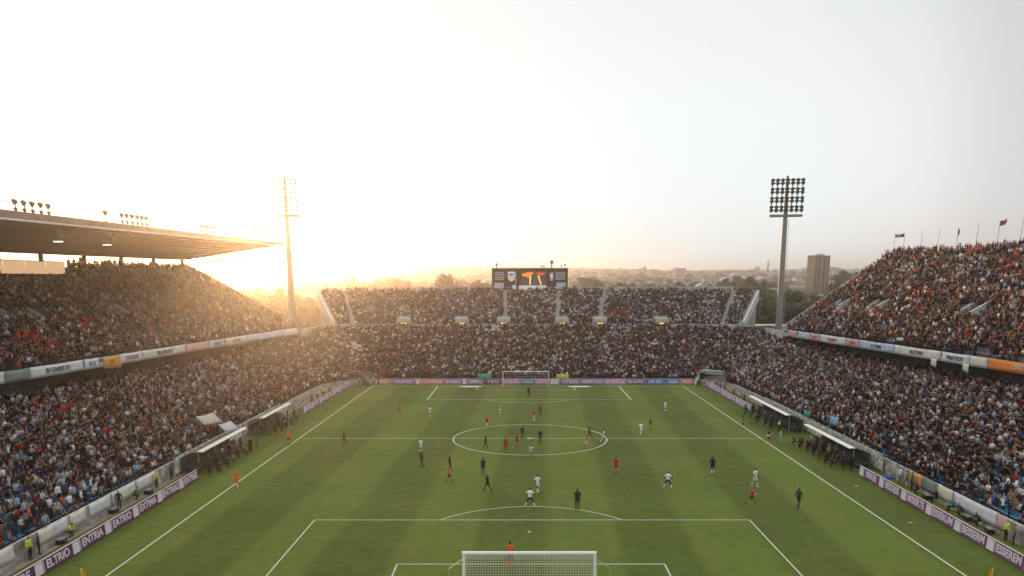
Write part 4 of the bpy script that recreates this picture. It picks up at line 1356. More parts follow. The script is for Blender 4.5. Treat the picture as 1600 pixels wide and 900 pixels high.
POSES = {
    "standing": {},
    "walking": dict(kL=(-.11, .16, .50), aL=(-.11, .20, .10), tL=(-.12, .35, .05), kR=(.11, -.04, .50), aR=(.11, -.26, .14), tR=(.12, -.12, .05), eL=(-.25, -.12, 1.16), wL=(-.23, -.06, .93), gL=(-.23, -.03, .84), eR=(.25, .06, 1.16), wR=(.22, .20, .98), gR=(.21, .26, .90)),
    "running": dict(pelvis=(0, 0, .94), spine=(0, .05, 1.12), chest=(0, .12, 1.33), neck=(0, .16, 1.46), hb=(0, .20, 1.54), hm=(0, .22, 1.625), ht=(0, .21, 1.72), sL=(-.19, .12, 1.40), sR=(.19, .12, 1.40),
                    eL=(-.28, -.10, 1.22), wL=(-.22, .02, 1.02), gL=(-.20, .10, .98), eR=(.28, .20, 1.14), wR=(.18, .40, 1.22), gR=(.15, .46, 1.29), kL=(-.10, .36, .66), aL=(-.10, .22, .28), tL=(-.10, .38, .25), kR=(.10, -.16, .52), aR=(.10, -.52, .30), tR=(.10, -.52, .14)),
    "striding": dict(pelvis=(0, 0, .92), chest=(0, .06, 1.33), neck=(0, .09, 1.47), hb=(0, .12, 1.55), hm=(0, .13, 1.635), ht=(0, .12, 1.73), sL=(-.19, .06, 1.40), sR=(.19, .06, 1.40), kL=(-.11, .26, .52), aL=(-.11, .34, .10), tL=(-.12, .50, .06), kR=(.11, -.14, .48), aR=(.11, -.46, .16), tR=(.12, -.34, .05),
                     eL=(-.30, -.06, 1.16), wL=(-.34, .06, .96), gL=(-.34, .10, .87), eR=(.30, .08, 1.16), wR=(.28, .26, 1.04), gR=(.27, .33, .99)),
    "braced": dict(pelvis=(0, -.02, .88), spine=(0, .02, 1.06), chest=(0, .07, 1.27), neck=(0, .10, 1.41), hb=(0, .13, 1.49), hm=(0, .14, 1.575), ht=(0, .12, 1.67), sL=(-.20, .07, 1.34), sR=(.20, .07, 1.34), pL=(-.11, 0, .82), pR=(.11, 0, .82),
                   kL=(-.27, .08, .46), aL=(-.40, .0, .10), tL=(-.46, .13, .04), kR=(.27, .08, .46), aR=(.40, .0, .10), tR=(.46, .13, .04), eL=(-.34, .02, 1.10), wL=(-.40, .16, .94), gL=(-.42, .20, .86), eR=(.34, .02, 1.10), wR=(.40, .16, .94), gR=(.42, .20, .86)),
    "crouching": dict(pelvis=(0, -.12, .52), spine=(0, .0, .68), chest=(0, .12, .86), neck=(0, .19, .98), hb=(0, .23, 1.06), hm=(0, .25, 1.14), ht=(0, .24, 1.23), sL=(-.19, .12, .93), sR=(.19, .12, .93), eL=(-.25, .24, .70), wL=(-.16, .42, .72), gL=(-.12, .47, .74), eR=(.25, .24, .70), wR=(.16, .42, .72), gR=(.12, .47, .74),
                      pL=(-.10, -.12, .48), pR=(.10, -.12, .48), kL=(-.17, .28, .46), aL=(-.15, .04, .10), tL=(-.16, .19, .04), kR=(.17, .26, .40), aR=(.15, .0, .10), tR=(.16, .15, .04)),
    "sitting": dict(pelvis=(0, -.10, .50), spine=(0, -.10, .68), chest=(0, -.06, .90), neck=(0, -.04, 1.04), hb=(0, -.02, 1.12), hm=(0, -.01, 1.205), ht=(0, -.03, 1.30), sL=(-.19, -.06, .97), sR=(.19, -.06, .97), eL=(-.25, -.02, .70), wL=(-.16, .18, .62), gL=(-.12, .25, .62), eR=(.25, -.02, .70), wR=(.16, .18, .62), gR=(.12, .25, .62),
                    pL=(-.10, -.08, .48), pR=(.10, -.08, .48), kL=(-.13, .30, .50), aL=(-.13, .30, .10), tL=(-.13, .44, .04), kR=(.13, .30, .50), aR=(.13, .30, .10), tR=(.13, .44, .04)),
    "cheering": dict(eL=(-.36, .06, 1.56), wL=(-.30, .12, 1.80), gL=(-.27, .14, 1.90), eR=(.36, .06, 1.56), wR=(.30, .12, 1.80), gR=(.27, .14, 1.90), sL=(-.20, 0, 1.46), sR=(.20, 0, 1.46)),
    "clapping": dict(eL=(-.26, .10, 1.16), wL=(-.08, .30, 1.26), gL=(-.02, .34, 1.33), eR=(.26, .10, 1.16), wR=(.08, .30, 1.26), gR=(.02, .34, 1.33)),
    "pointing": dict(eR=(.44, .10, 1.42), wR=(.66, .18, 1.46), gR=(.76, .21, 1.48), kL=(-.13, .06, .50)),
}
BODY = {k: body_mesh(v) for k, v in POSES.items()}
CLOTH = {"black": (.018, .018, .02), "charcoal": (.05, .05, .055), "navy": (.02, .028, .065), "maroon": (.11, .018, .022), "brown": (.09, .055, .035), "grey": (.22, .22, .22), "pale grey": (.42, .42, .42),
         "white": (.74, .74, .73), "light blue": (.28, .42, .58), "blue": (.05, .13, .32), "teal": (.04, .22, .28), "red": (.48, .025, .02), "orange": (.66, .15, .025), "yellow": (.72, .55, .06), "lime": (.50, .72, .08),
         "tan": (.26, .18, .11), "pink": (.60, .30, .32), "olive": (.10, .10, .04), "green": (.04, .16, .06)}
SKIN = [(.42, .24, .16), (.30, .16, .10), (.52, .32, .23), (.16, .08, .05), (.09, .045, .03)]
HAIR = [(.012, .010, .009), (.03, .02, .014), (.07, .045, .025), (.20, .14, .08), (.25, .24, .23)]
def cmat(n): return mat("cloth_" + n.replace(" ", "_"), CLOTH[n], .85, .10, 9)
def smat(i): return mat("skin_%s" % "abcde"[i], SKIN[i], .6, .05, 12)
def hmat(i): return mat("hair_%s" % "abcde"[i], HAIR[i], .7, .05, 20)
M_boot = mat("boots", (.03, .03, .03), .5, .1)
def person(pose, x, y, z, face, height, top, bottom, sock=None, skin=0, hair=0, label="", group=None, sleeve=None, boots=None, long=False):
    o = bpy.data.objects.new("person", BODY[pose])
    COL.objects.link(o)
    s = height / 1.8
    o.location = (x, y, z); o.rotation_euler = (0, 0, face); o.scale = (s, s, s)
    ms = [smat(skin), hmat(hair), cmat(top), cmat(sleeve or top), cmat(bottom), cmat(sock) if sock else smat(skin), boots or M_boot, cmat(top) if long else smat(skin), cmat(bottom) if long else smat(skin)]
    for i, m in enumerate(ms):
        o.material_slots[i].link = 'OBJECT'; o.material_slots[i].material = m
    tag(o, label, "person", group)
    return o

# players and officials: (px, feet y, height px, top, shorts, socks, pose, facing deg (0 = away from camera), skin, label)
PL = [
 (797, 886, 43, "orange", "maroon", "orange", "standing", 5, 3, "goalkeeper in orange standing before the near goal, back to camera"),
 (828, 793, 34, "white", "charcoal", "white", "braced", 8, 4, "player in white with dark shorts, braced on the near penalty arc"),
 (840, 771, 31, "white", "white", "white", "walking", 20, 4, "player in all white just behind the one on the penalty arc"),
 (902, 797, 35, "black", "black", "black", "standing", -5, 4, "player in black standing on the right half of penalty arc"),
 (1043, 764, 30, "white", "charcoal", "white", "braced", 30, 4, "player in white with legs wide apart, right of centre"),
 (1179, 761, 31, "white", "white", "white", "walking", 150, 3, "player in white directly behind the running red player"),
 (1173, 791, 31, "red", "maroon", "red", "running", 100, 2, "player in red running near the right touchline"),
 (1247, 794, 34, "charcoal", "black", "black", "walking", 60, 3, "player in charcoal nearest to the right touchline boards"),
 (1113, 741, 29, "black", "black", "white", "standing", 20, 3, "player in black with white socks, alone right of centre"),
 (962, 741, 29, "red", "red", "red", "walking", 40, 2, "lone player in full red below the centre circle"),
 (762, 769, 29, "black", "black", "black", "striding", -60, 3, "player in black striding, second nearest black shirt left of centre"),
 (755, 742, 28, "black", "black", "charcoal", "standing", -20, 3, "player in black standing just above the striding one"),
 (702, 755, 28, "orange", "maroon", "maroon", "striding", 80, 2, "player in orange striding beside a black shirted opponent"),
 (703, 736, 22, "charcoal", "black", "black", "walking", 70, 3, "player in charcoal right behind the striding orange player"),
 (659, 731, 28, "charcoal", "black", "charcoal", "walking", 60, 3, "player in charcoal directly below a white player, left half"),
 (658, 707, 23, "white", "white", "white", "standing", 0, 4, "player in white directly above the charcoal one, left half"),
 (371, 763, 31, "orange", "orange", "white", "walking", 180, 2, "linesman in orange on the left touchline, the nearer one"),
 (452, 697, 25, "orange", "maroon", "maroon", "standing", 170, 2, "person in orange on left touchline by the farther dugout"),
 (538, 696, 21, "black", "black", "black", "walking", 90, 3, "player in black alone near the left touchline on halfway"),
 (625, 650, 16, "red", "red", "red", "standing", 60, 2, "small red player at far left of the far half"),
 (672, 652, 16, "white", "white", "white", "walking", 30, 4, "small white player in the far left, beside the red one"),
 (759, 702, 21, "black", "black", "black", "walking", -70, 3, "player in black inside the left part of centre circle"),
 (790, 706, 24, "red", "red", "red", "standing", 30, 3, "player in red, left of two reds in the centre circle"),
 (808, 699, 21, "red", "maroon", "red", "walking", 60, 2, "player in red, right of two reds in the centre circle"),
 (816, 686, 20, "black", "black", "maroon", "striding", 40, 3, "dark player just above the two reds in the centre circle"),
 (830, 711, 17, "white", "white", "white", "crouching", 160, 4, "player in white bending low at the bottom of centre circle"),
 (844, 693, 20, "black", "charcoal", "black", "standing", 0, 3, "player in black standing upright at the centre spot"),
 (916, 701, 19, "orange", "white", "orange", "walking", -50, 2, "player in orange on the right rim of the centre circle"),
 (921, 686, 21, "navy", "navy", "navy", "striding", -80, 3, "player in navy just above the orange one, right rim"),
 (943, 691, 21, "white", "white", "white", "striding", 95, 4, "player in white stepping over the right edge of centre circle"),
 (761, 666, 17, "orange", "maroon", "white", "walking", 30, 2, "player in orange at the upper left of the centre circle"),
 (781, 648, 16, "pink", "white", "white", "standing", 20, 3, "small pale pink player above the centre circle"),
 (834, 659, 17, "red", "white", "white", "walking", 10, 2, "small player in red and white beyond the centre circle"),
 (844, 650, 12, "green", "green", "green", "standing", 10, 3, "small dark green figure beyond the centre circle"),
 (826, 620, 13, "black", "black", "black", "standing", 180, 3, "goalkeeper in black in front of the far goal"),
 (1001, 680, 21, "white", "white", "white", "running", 20, 4, "player in white running right of the centre circle"),
 (1016, 672, 14, "olive", "olive", "tan", "walking", 70, 2, "small olive dressed figure beside the running white player"),
 (1039, 643, 15, "white", "white", "white", "walking", 10, 3, "small white player in the far right of the pitch"),
 (1161, 664, 19, "black", "black", "black", "standing", -80, 2, "official in black standing on the right touchline"),
 (1177, 663, 15, "tan", "brown", "brown", "walking", -40, 2, "person in tan just outside the right touchline"),
 (1200, 686, 14, "maroon", "white", "maroon", "crouching", 90, 2, "person in maroon crouching outside the right touchline"),
 (1219, 693, 22, "light blue", "light blue", "light blue", "standing", 90, 2, "person in light blue kit outside the right touchline"),
]
count = 0
for px, fy, hp, top, bot, sock, pose, face, sk, lab in PL:
    p = P(px, fy)
    d = depth(p.x, p.y, 0)
    hm = hp * d / (FPX * cp)
    if pose in ("crouching",): hm = 1.85
    hm = min(max(hm, 1.74), 2.12)
    person(pose, p.x, p.y, 0.0, -rad(face), hm, top, bot, sock, sk, R.choice([0, 0, 0, 1]), lab, "players and officials on the pitch", boots=M_white if top == "white" and R.random() < .5 else None)
    count += 1

# staff in and before the dugouts
SIDE = {0: ("left", "near"), 1: ("left", "farther"), 2: ("right", "near"), 3: ("right", "farther")}
for di, (lab, xf, y0, y1, sg) in enumerate(DUG):
    n = 21 if di in (0, 2) else 17
    for i in range(n):
        row = i % 3
        y = y0 - .6 + (y1 - y0 + .4) * (i + .3 * R.random()) / n
        x = xf + sg * (-.15 if row == 0 else (.55 if row == 1 else 1.25)) + R.uniform(-.15, .15)
        pose = "standing" if row == 0 else R.choice(["standing", "crouching", "crouching", "clapping"])
        top = R.choice(["black", "charcoal", "navy", "maroon", "black", "brown", "white" if R.random() < .25 else "black", "tan"])
        person(pose, x, y, 0.0 if row else .02, rad(-90) * sg + R.uniform(-.5, .5), R.uniform(1.7, 1.85), top, R.choice(["black", "charcoal", "navy"]), R.choice(["black", "charcoal"]), R.choice([0, 1, 2, 3]), R.choice([0, 1, 2]),
               f"person in {top} {pose} at the {SIDE[di][1]} {SIDE[di][0]} dugout, {nth(i)} from its near end", "staff and substitutes at the dugouts", long=R.random() < .85)
        count += 1
# stewards and photographers
ST = [(48, 873, "lime", "black", "standing", -90, "steward in lime vest at the bottom left corner"), (62, 866, "brown", "black", "standing", -60, "dark figure beside the lime vest steward, bottom left"),
      (110, 833, "lime", "navy", "crouching", -90, "steward in lime vest crouching by the left wall"), (212, 771, "green", "black", "crouching", -60, "person in green crouching by the left wall"),
      (245, 754, "yellow", "black", "standing", -90, "steward in yellow standing by the left wall near the dugout"), (268, 742, "olive", "black", "standing", -90, "person in olive standing by the left dugout end"),
      (283, 736, "green", "black", "standing", -70, "person in dark green beside the left dugout end"), (187, 796, "navy", "black", "walking", 20, "person in navy walking along the left path"),
      (1432, 772, "navy", "navy", "crouching", 80, "photographer in navy crouching behind the right boards"), (1424, 756, "green", "black", "standing", 80, "person in green standing by the right wall banner"),
      (1461, 779, "black", "black", "sitting", 85, "person in black sitting by the right wall, nearer the dugout"), (1487, 793, "teal", "black", "sitting", 85, "person in teal sitting before the cream wall banner"),
      (1501, 801, "brown", "charcoal", "crouching", 85, "person in brown crouching before the long white banner"), (1528, 819, "charcoal", "black", "crouching", 85, "photographer in charcoal crouching below the white banner"),
      (1571, 836, "lime", "black", "standing", 90, "steward in lime vest by the right wall at picture edge"), (1583, 842, "tan", "charcoal", "standing", 60, "person in tan beside the lime vest steward, right edge"),
      (1405, 742, "white", "tan", "standing", 80, "person in white by the blue mat behind the right boards"), (1416, 748, "tan", "tan", "walking", 30, "person in tan walking behind the right boards")]
for px, fy, top, bot, pose, face, lab in ST:
    p = P(px, fy)
    p.x = max(-35.6, min(37.4, p.x))
    p.y = (FPX * abs(p.x) / abs(px - CX) - 20 * sp) / cp
    person(pose, p.x, p.y, .004, rad(face), R.uniform(1.72, 1.85), top, bot, bot, R.choice([0, 1, 2, 3]), R.choice([0, 1, 2]), lab, "stewards and photographers beside the pitch", long=True); count += 1
for side, pts in (("left", [(487, 607), (496, 603), (505, 600), (514, 597), (523, 593), (532, 590), (541, 588), (560, 597), (570, 598), (580, 598), (590, 597)]),
                  ("right", [(1110, 602), (1118, 604), (1126, 607), (1133, 610), (1140, 614), (1147, 617), (1155, 620), (1163, 625), (1100, 601), (1094, 600)])):
    for i, (px, py) in enumerate(pts):
        p = P(px, py + (24 if side == "left" and px < 550 else 6))
        p.x = -34.4 + R.uniform(-.4, .4) if (side == "left" and px < 550) else p.x
        if side == "right" and px > 1105: p.x = 35.9 + R.uniform(-.2, .2); p.y = (FPX * p.x / (px - CX) - 19 * sp) / cp
        elif side == "left" and px < 550: p.y = (FPX * abs(p.x) / (CX - px) - 19 * sp) / cp
        else: p.y = min(p.y, 136.2) if False else R.uniform(136.2, 136.9) if side == "right" else R.uniform(135.9, 136.8)
        top = R.choice(["lime", "yellow", "lime", "olive"])
        person("standing", p.x, p.y, .004, rad(-90 if side == "left" else 90) + R.uniform(-.6, .6), 1.78, top, "black", "black", R.choice([0, 1, 2]), 0,
               f"steward in {top} by the far {side} corner, {nth(i)} along the line", "stewards by the far corners", long=True); count += 1

# ---- spectators
PE = PEOPLE
arr = np.array([(p[0], p[1], p[2]) for p in PE])
pd = arr[:, 1] * cp + (H - arr[:, 2]) * sp
ppx = CX + FPX * arr[:, 0] / pd
ppy = HY + FPX * math.tan(PITCH) + FPX * ((H - arr[:, 2] - .7) * cp - arr[:, 1] * sp) / pd
infr = (ppx > -25) & (ppx < 1625) & (ppy < 915)
vis = np.where((ppx > 3) & (ppx < 1597) & (ppy < 894))[0]
N_IND = max(0, 318 - count)
near = vis[np.argsort(pd[vis])][:N_IND]
near_set = set(int(i) for i in near)
ZP = {
 'low': [("black", 30), ("charcoal", 18), ("navy", 12), ("maroon", 10), ("brown", 7), ("grey", 6), ("pale grey", 8), ("white", 17), ("light blue", 5), ("blue", .8), ("red", 3), ("orange", .8), ("tan", 3), ("pink", 1.5), ("teal", .6)],
 'ul': [("black", 21), ("charcoal", 15), ("navy", 8), ("maroon", 9), ("brown", 12), ("grey", 9), ("pale grey", 9), ("white", 12), ("light blue", 2), ("red", 2.4), ("orange", 1), ("tan", 5), ("pink", 1)],
 'ur': [("black", 24), ("charcoal", 16), ("navy", 9), ("maroon", 10), ("brown", 8), ("grey", 6), ("pale grey", 8), ("white", 15), ("light blue", 2), ("red", 7), ("orange", 7), ("tan", 4), ("pink", 3)],
 'uf': [("black", 23), ("charcoal", 17), ("navy", 12), ("maroon", 11), ("brown", 5), ("grey", 9), ("pale grey", 12), ("white", 19), ("light blue", 8), ("red", 1), ("tan", 2), ("pink", .6)],
}
CN = list(CLOTH)
def pick(zone):
    names, w = zip(*ZP[zone])
    return R.choices(names, w)[0]
# the nearest ones, each an object
order = {}
per_row = {}
for i in near:
    p = PE[i]
    per_row.setdefault((p[0] > 0, p[5]), []).append(i)
for k in per_row:
    per_row[k].sort(key=lambda i: -pd[i] if False else (ppx[i] if not k[0] else -ppx[i]))
for k, lst in per_row.items():
    for j, i in enumerate(lst):
        x, y, z, face, zone, r = PE[i]
        top = pick(zone)
        pose = R.choices(["sitting", "standing", "cheering", "clapping", "pointing"], [36, 38, 8, 16, 2])[0]
        word = {"sitting": "sitting", "standing": "standing", "cheering": "arms raised", "clapping": "clapping", "pointing": "pointing"}[pose]
        side = "right" if k[0] else "left"
        lab = f"spectator in {top} {word}, {nth(r)} row of {side} stand, {nth(j)} from picture edge"
        bot = R.choice(["navy", "black", "charcoal", "black", "brown"])
        person(pose, x, y, z, face + R.uniform(-.5, .5), R.uniform(1.58, 1.88), top, bot, bot, R.choice([0, 0, 1, 2, 2, 3]), R.choice([0, 0, 1, 1, 2, 3, 4]), lab, "spectators in the nearest rows of the lower stand",
               long=R.random() < .6)

# the rest: one crowd, every figure its own little body
def tube4(points, radii, parts):
    V, Q, C = [], [], []
    n = len(points)
    for i in range(n):
        p = np.array(points[i], float)
        a = np.array(points[max(i - 1, 0)], float); b = np.array(points[min(i + 1, n - 1)], float)
        t = (b - a) / np.linalg.norm(b - a)
        ref = np.array([1.0, 0, 0]) if abs(t[0]) < .8 else np.array([0, 0, 1.0])
        u = np.cross(t, ref); u /= np.linalg.norm(u); w = np.cross(t, u)
        rr = radii[i]
        rx, ry = (rr, rr) if not isinstance(rr, tuple) else rr
        for sx_, sy_ in ((-1, -1), (1, -1), (1, 1), (-1, 1)):
            V.append(p + w * rx * sx_ * .8 + u * ry * sy_ * .8); C.append(parts[i])
    for i in range(n - 1):
        for k in range(4):
            k2 = (k + 1) % 4
            Q.append((i * 4 + k, i * 4 + k2, i * 4 + 4 + k2, i * 4 + 4 + k))
    Q.append((n * 4 - 4, n * 4 - 3, n * 4 - 2, n * 4 - 1))
    return V, Q, C
def crowd_template(J):
    g = lambda n: J[n]
    V, Q, C = [], [], []
    def add(t):
        o = len(V)
        V.extend(t[0]); Q.extend([tuple(i + o for i in q) for q in t[1]]); C.extend(t[2])
    add(tube4([g("pelvis"), g("spine"), g("chest"), g("neck")], [(.17, .13), (.165, .125), (.215, .14), (.09, .08)], [3, 0, 0, 0]))
    hb, hm, ht = np.array(g("hb")), np.array(g("hm")), np.array(g("ht"))
    t = tube4([hb - (0, 0, .05), hm - (0, .0, .0), ht - (0, 0, .025), ht + (0, 0, .01)], [(.07, .075), (.10, .115), (.09, .10), (.04, .05)], [1, 1, 2, 2])
    # back of the head is hair
    for i, v in enumerate(t[0]):
        if v[1] < hm[1] - .02 and i >= 4: t[2][i] = 2
    add(t)
    for s in "LR":
        add(tube4([g("s" + s), g("e" + s), g("g" + s)], [.075, .058, .045], [0, 4, 1]))
        add(tube4([g("p" + s), g("k" + s), g("a" + s)], [.10, .075, .055], [3, 3, 3]))
    return np.array(V), np.array(Q), np.array(C)
BASEJ = dict(pelvis=(0, 0, .92), spine=(0, .0, 1.14), chest=(0, 0, 1.36), neck=(0, 0, 1.50), hb=(0, .015, 1.585), hm=(0, .02, 1.67), ht=(0, .0, 1.765),
             sL=(-.19, 0, 1.43), eL=(-.25, -.02, 1.15), wL=(-.24, .06, .92), gL=(-.24, .09, .84), sR=(.19, 0, 1.43), eR=(.25, -.02, 1.15), wR=(.24, .06, .92), gR=(.24, .09, .84),
             pL=(-.10, 0, .90), kL=(-.11, .02, .50), aL=(-.11, -.02, .02), tL=(0, 0, 0), pR=(.10, 0, .90), kR=(.11, .02, .50), aR=(.11, -.02, .02))
TPL = []
for nm in ("sitting", "standing", "cheering", "clapping", "sitting", "pointing"):
    J = dict(BASEJ); J.update(POSES[nm])
    TPL.append(crowd_template(J))
TV = np.stack([t[0] for t in TPL]); TQ = TPL[0][1]; TC = TPL[0][2]
rest = np.array([i for i in np.where(infr)[0] if int(i) not in near_set])
n = len(rest)
zone_arr = np.array([PE[i][4] for i in rest])
tmpl = NR.choice(6, n, p=[.34, .38, .07, .14, .05, .02])
hs = NR.uniform(.86, 1.04, n)
ang = np.array([PE[i][3] for i in rest]) + NR.normal(0, .35, n)
v = TV[tmpl] * hs[:, None, None]
v[:, :, 0] *= NR.uniform(.9, 1.2, n)[:, None]
lean = NR.normal(0, .05, n)
v[:, :, 0] += v[:, :, 2] * lean[:, None]
ca, sa = np.cos(ang)[:, None], np.sin(ang)[:, None]
X = v[:, :, 0] * ca - v[:, :, 1] * sa + arr[rest, 0][:, None]
Y = v[:, :, 0] * sa + v[:, :, 1] * ca + arr[rest, 1][:, None]
Z = v[:, :, 2] + arr[rest, 2][:, None]
verts = np.stack([X, Y, Z], -1).reshape(-1, 3)
nvp = TV.shape[1]
quads = (TQ[None] + (np.arange(n) * nvp)[:, None, None]).reshape(-1, 4)
tops = np.zeros((n, 3))
cl = np.array([CLOTH[c] for c in CN])
for z_ in ZP:
    sel = np.where(zone_arr == z_)[0]
    names, w = zip(*ZP[z_]); w = np.array(w) / sum(w)
    ch = NR.choice(len(names), len(sel), p=w)
    tops[sel] = np.array([CLOTH[c] for c in names])[ch]
tops *= np.where(tops.mean(1) > .35, NR.uniform(.42, 1.08, n), NR.uniform(.35, .9, n))[:, None]
# supporters' colours gather in patches
rp = arr[rest]
for _ in range(46):
    c = rp[NR.integers(n)]
    zz = zone_arr[np.argmin(np.abs(rp - c).sum(1))]
    s_ = NR.uniform(.9, 2.6)
    near_ = (np.abs(rp - c) ** 2).sum(1) < s_ ** 2
    colr = CLOTH[["red", "white", "maroon", "pale grey", "black", "white", "pale grey", "brown"][NR.integers(8)]]
    pickm = near_ & (NR.random(n) < .55)
    tops[pickm] = np.array(colr) * NR.uniform(.8, 1.1)
sk = np.array(SKIN)[NR.choice(5, n, p=[.36, .24, .22, .12, .06])]
hr = np.array(HAIR)[NR.choice(5, n, p=[.40, .30, .17, .07, .06])]
hat = NR.random(n) < .06
hr[hat] = cl[NR.choice(len(CN), hat.sum())]
bt = np.array([CLOTH[c] for c in ("navy", "black", "charcoal", "blue", "brown")])[NR.choice(5, n, p=[.27, .36, .26, .04, .07])]
slv = np.where((NR.random(n) < .6)[:, None], tops, sk)
pal = np.stack([tops, sk, hr, bt, slv], 1)
colv = pal[:, TC].reshape(-1, 3)
cm = bpy.data.materials.new("crowd_clothes"); cm.use_nodes = True
nt = cm.node_tree
at = nt.nodes.new("ShaderNodeAttribute"); at.attribute_name = "tint"
nt.links.new(at.outputs["Color"], nt.nodes["Principled BSDF"].inputs["Base Color"])
nt.nodes["Principled BSDF"].inputs["Roughness"].default_value = .85
nt.nodes["Principled BSDF"].inputs["Specular IOR Level"].default_value = .15
crowd = quad_mesh("crowd", verts, quads, cm, col=colv, flat=False)
tag(crowd, "dense crowd of spectators filling the stands round the pitch", "crowd", None, "stuff")
print("crowd", n, "individual", len(near), "others", count)

# empty seats in the nearest rows
sv, sq = [], []
for r in range(0, 12):
    t = (r + .75) / ROWS_B
    z = 1.15 + (6.0 - 1.15) * r / (ROWS_B - 1)
    for s in (-1, 1):
        for y in np.arange(34, 78, .5):
            xf = -36.2 if s < 0 else 38.1
            xb = XLB(y) - 3 if s < 0 else XRB(y) + 3
            x = xf + (xb - xf) * t
            o = len(sv)
            b = s * .42
            for dx, dz in ((0 - b, .42), (0, .40), (s * .09, .80)):
                for yy in (y - .21, y + .21): sv.append((x + dx, yy, z + dz))
            sq += [(o, o + 1, o + 3, o + 2), (o + 2, o + 3, o + 5, o + 4)]
so = quad_mesh("seats", sv, sq, mat("blue_seat", (.04, .20, .33), .5, .2, 4))
kid(so, bowl); so["kind"] = "stuff"

# ------------------------------------------------------------------ trees
def leaf_mat(nm, rgb):
    return mat(nm, rgb, .8, .35, .35)
M_leaf = [leaf_mat("leaf_dark", (.045, .062, .018)), leaf_mat("leaf_mid", (.065, .080, .022)), leaf_mat("leaf_olive", (.085, .080, .026))]
M_bark = mat("bark", (.09, .065, .045), .95, .2, 3)
def crown_mesh(seed, nlobes=16, nleaf=2600, leaf=.42):
    g = np.random.default_rng(seed)
    th = g.uniform(0, 2 * math.pi, nlobes); zz = g.uniform(-.55, .95, nlobes); rr = np.sqrt(np.clip(1 - (zz * .75) ** 2, .1, 1)) * g.uniform(.30, .72, nlobes)
    L = np.stack([rr * np.cos(th), rr * np.sin(th), zz * .68], 1)
    lr = g.uniform(.24, .42, nlobes)
    k = g.integers(0, nlobes, nleaf)
    d = g.normal(size=(nleaf, 3)); d /= np.linalg.norm(d, axis=1)[:, None]
    c = L[k] + d * (lr[k] * g.uniform(.55, 1.06, nleaf))[:, None]
    u = g.normal(size=(nleaf, 3)); u /= np.linalg.norm(u, axis=1)[:, None]
    w = np.cross(u, d); w /= np.linalg.norm(w, axis=1)[:, None] + 1e-9
    u = np.cross(d, w)
    u = u + d * g.normal(0, .45, (nleaf, 1))
    s = leaf * .1 * g.uniform(.6, 1.3, nleaf)[:, None]
    V = np.stack([c - u * s - w * s * .6, c + u * s * .2 - w * s, c + u * s + w * s * .5, c - u * s * .3 + w * s], 1).reshape(-1, 3)
    Q = np.arange(nleaf * 4).reshape(-1, 4)
    return V, Q
CROWNS = []
for i in range(6):
    V, Q = crown_mesh(50 + i, 15 + i, 2400, .55)
    o = quad_mesh("crown", V, Q, M_leaf[i % 3], flat=False)
    CROWNS.append(o.data); bpy.data.objects.remove(o)
def trunk_me(seed):
    g = random.Random(seed); mb = MB()
    mb.tube([(0, 0, 0), (.03, .02, .25), (.0, .04, .5)], [.045, .035, .028], 7)
    for k in range(5):
        a = k * 1.3 + g.random(); mb.tube([(0, .03, .38 + .03 * k), (.16 * math.cos(a), .16 * math.sin(a), .58 + .03 * k), (.3 * math.cos(a), .3 * math.sin(a), .74 + .03 * k)], [.02, .013, .006], 5)
    o = mb.build("trunk", M_bark); me = o.data; bpy.data.objects.remove(o); return me
TRUNKS = [trunk_me(i) for i in range(3)]
TREES = []
def tree(x, y, h, w, lab, group, ci=None):
    z = ground_h(x, y) - .1
    t = thing("tree", lab, "tree", (x, y, z), R.uniform(0, 6.28), group)
    c = bpy.data.objects.new("crown", CROWNS[R.randrange(6) if ci is None else ci]); COL.objects.link(c); c.parent = t
    c.location = (0, 0, h * .58); c.scale = (w / 2, w / 2, h * .52)
    k = bpy.data.objects.new("trunk", R.choice(TRUNKS)); COL.objects.link(k); k.parent = t; k.scale = (h * .9, h * .9, h * .9)
    TREES.append(t)
def at_px(px, d): return (px - CX) * d / FPX, (d - H * sp) / cp
corner_r = [(1186, 235, 12.5, 12), (1200, 262, 13, 15), (1222, 240, 12.5, 12), (1234, 270, 14, 14), (1250, 236, 12, 13), (1266, 262, 12.5, 14), (1176, 290, 14.5, 13), (1212, 300, 12.5, 15), (1282, 300, 12.5, 14), (1303, 330, 15.5, 13), (1243, 310, 12.5, 15), (1318, 345, 15, 13)]
for i, (px, d, h, w) in enumerate(corner_r):
    x, y = at_px(px, d); tree(x, y, h, w, f"dark green tree behind the right mast, {nth(i)} counted outward from the pitch", "trees behind the far right corner", i % 6)
corner_l = [(424, 235, 14, 13), (438, 262, 16.2, 13), (478, 240, 12, 13), (498, 255, 12.5, 13), (410, 280, 13, 14), (436, 300, 13, 15), (466, 285, 12.5, 14), (518, 290, 15, 11), (392, 320, 14, 15)]
for i, (px, d, h, w) in enumerate(corner_l):
    x, y = at_px(px, d); tree(x, y, h, w, f"hazy golden tree behind the left mast, {nth(i)} counted outward from the mast", "trees behind the far left corner", i % 6)
mids = [(700, 420, 19, 16), (690, 430, 12, 13), (712, 440, 12, 14), (549, 520, 17, 9), (620, 560, 15, 26), (590, 540, 14, 24), (760, 470, 13, 16), (748, 500, 14, 18), (905, 470, 12, 18), (935, 480, 12, 20), (965, 500, 13, 18),
        (1000, 520, 13, 24), (1030, 540, 13, 22), (1070, 560, 14, 22), (1160, 600, 18, 24), (1140, 580, 16, 24), (920, 640, 15, 30), (1180, 420, 18, 18), (1335, 520, 20, 24), (1320, 640, 20, 30)]
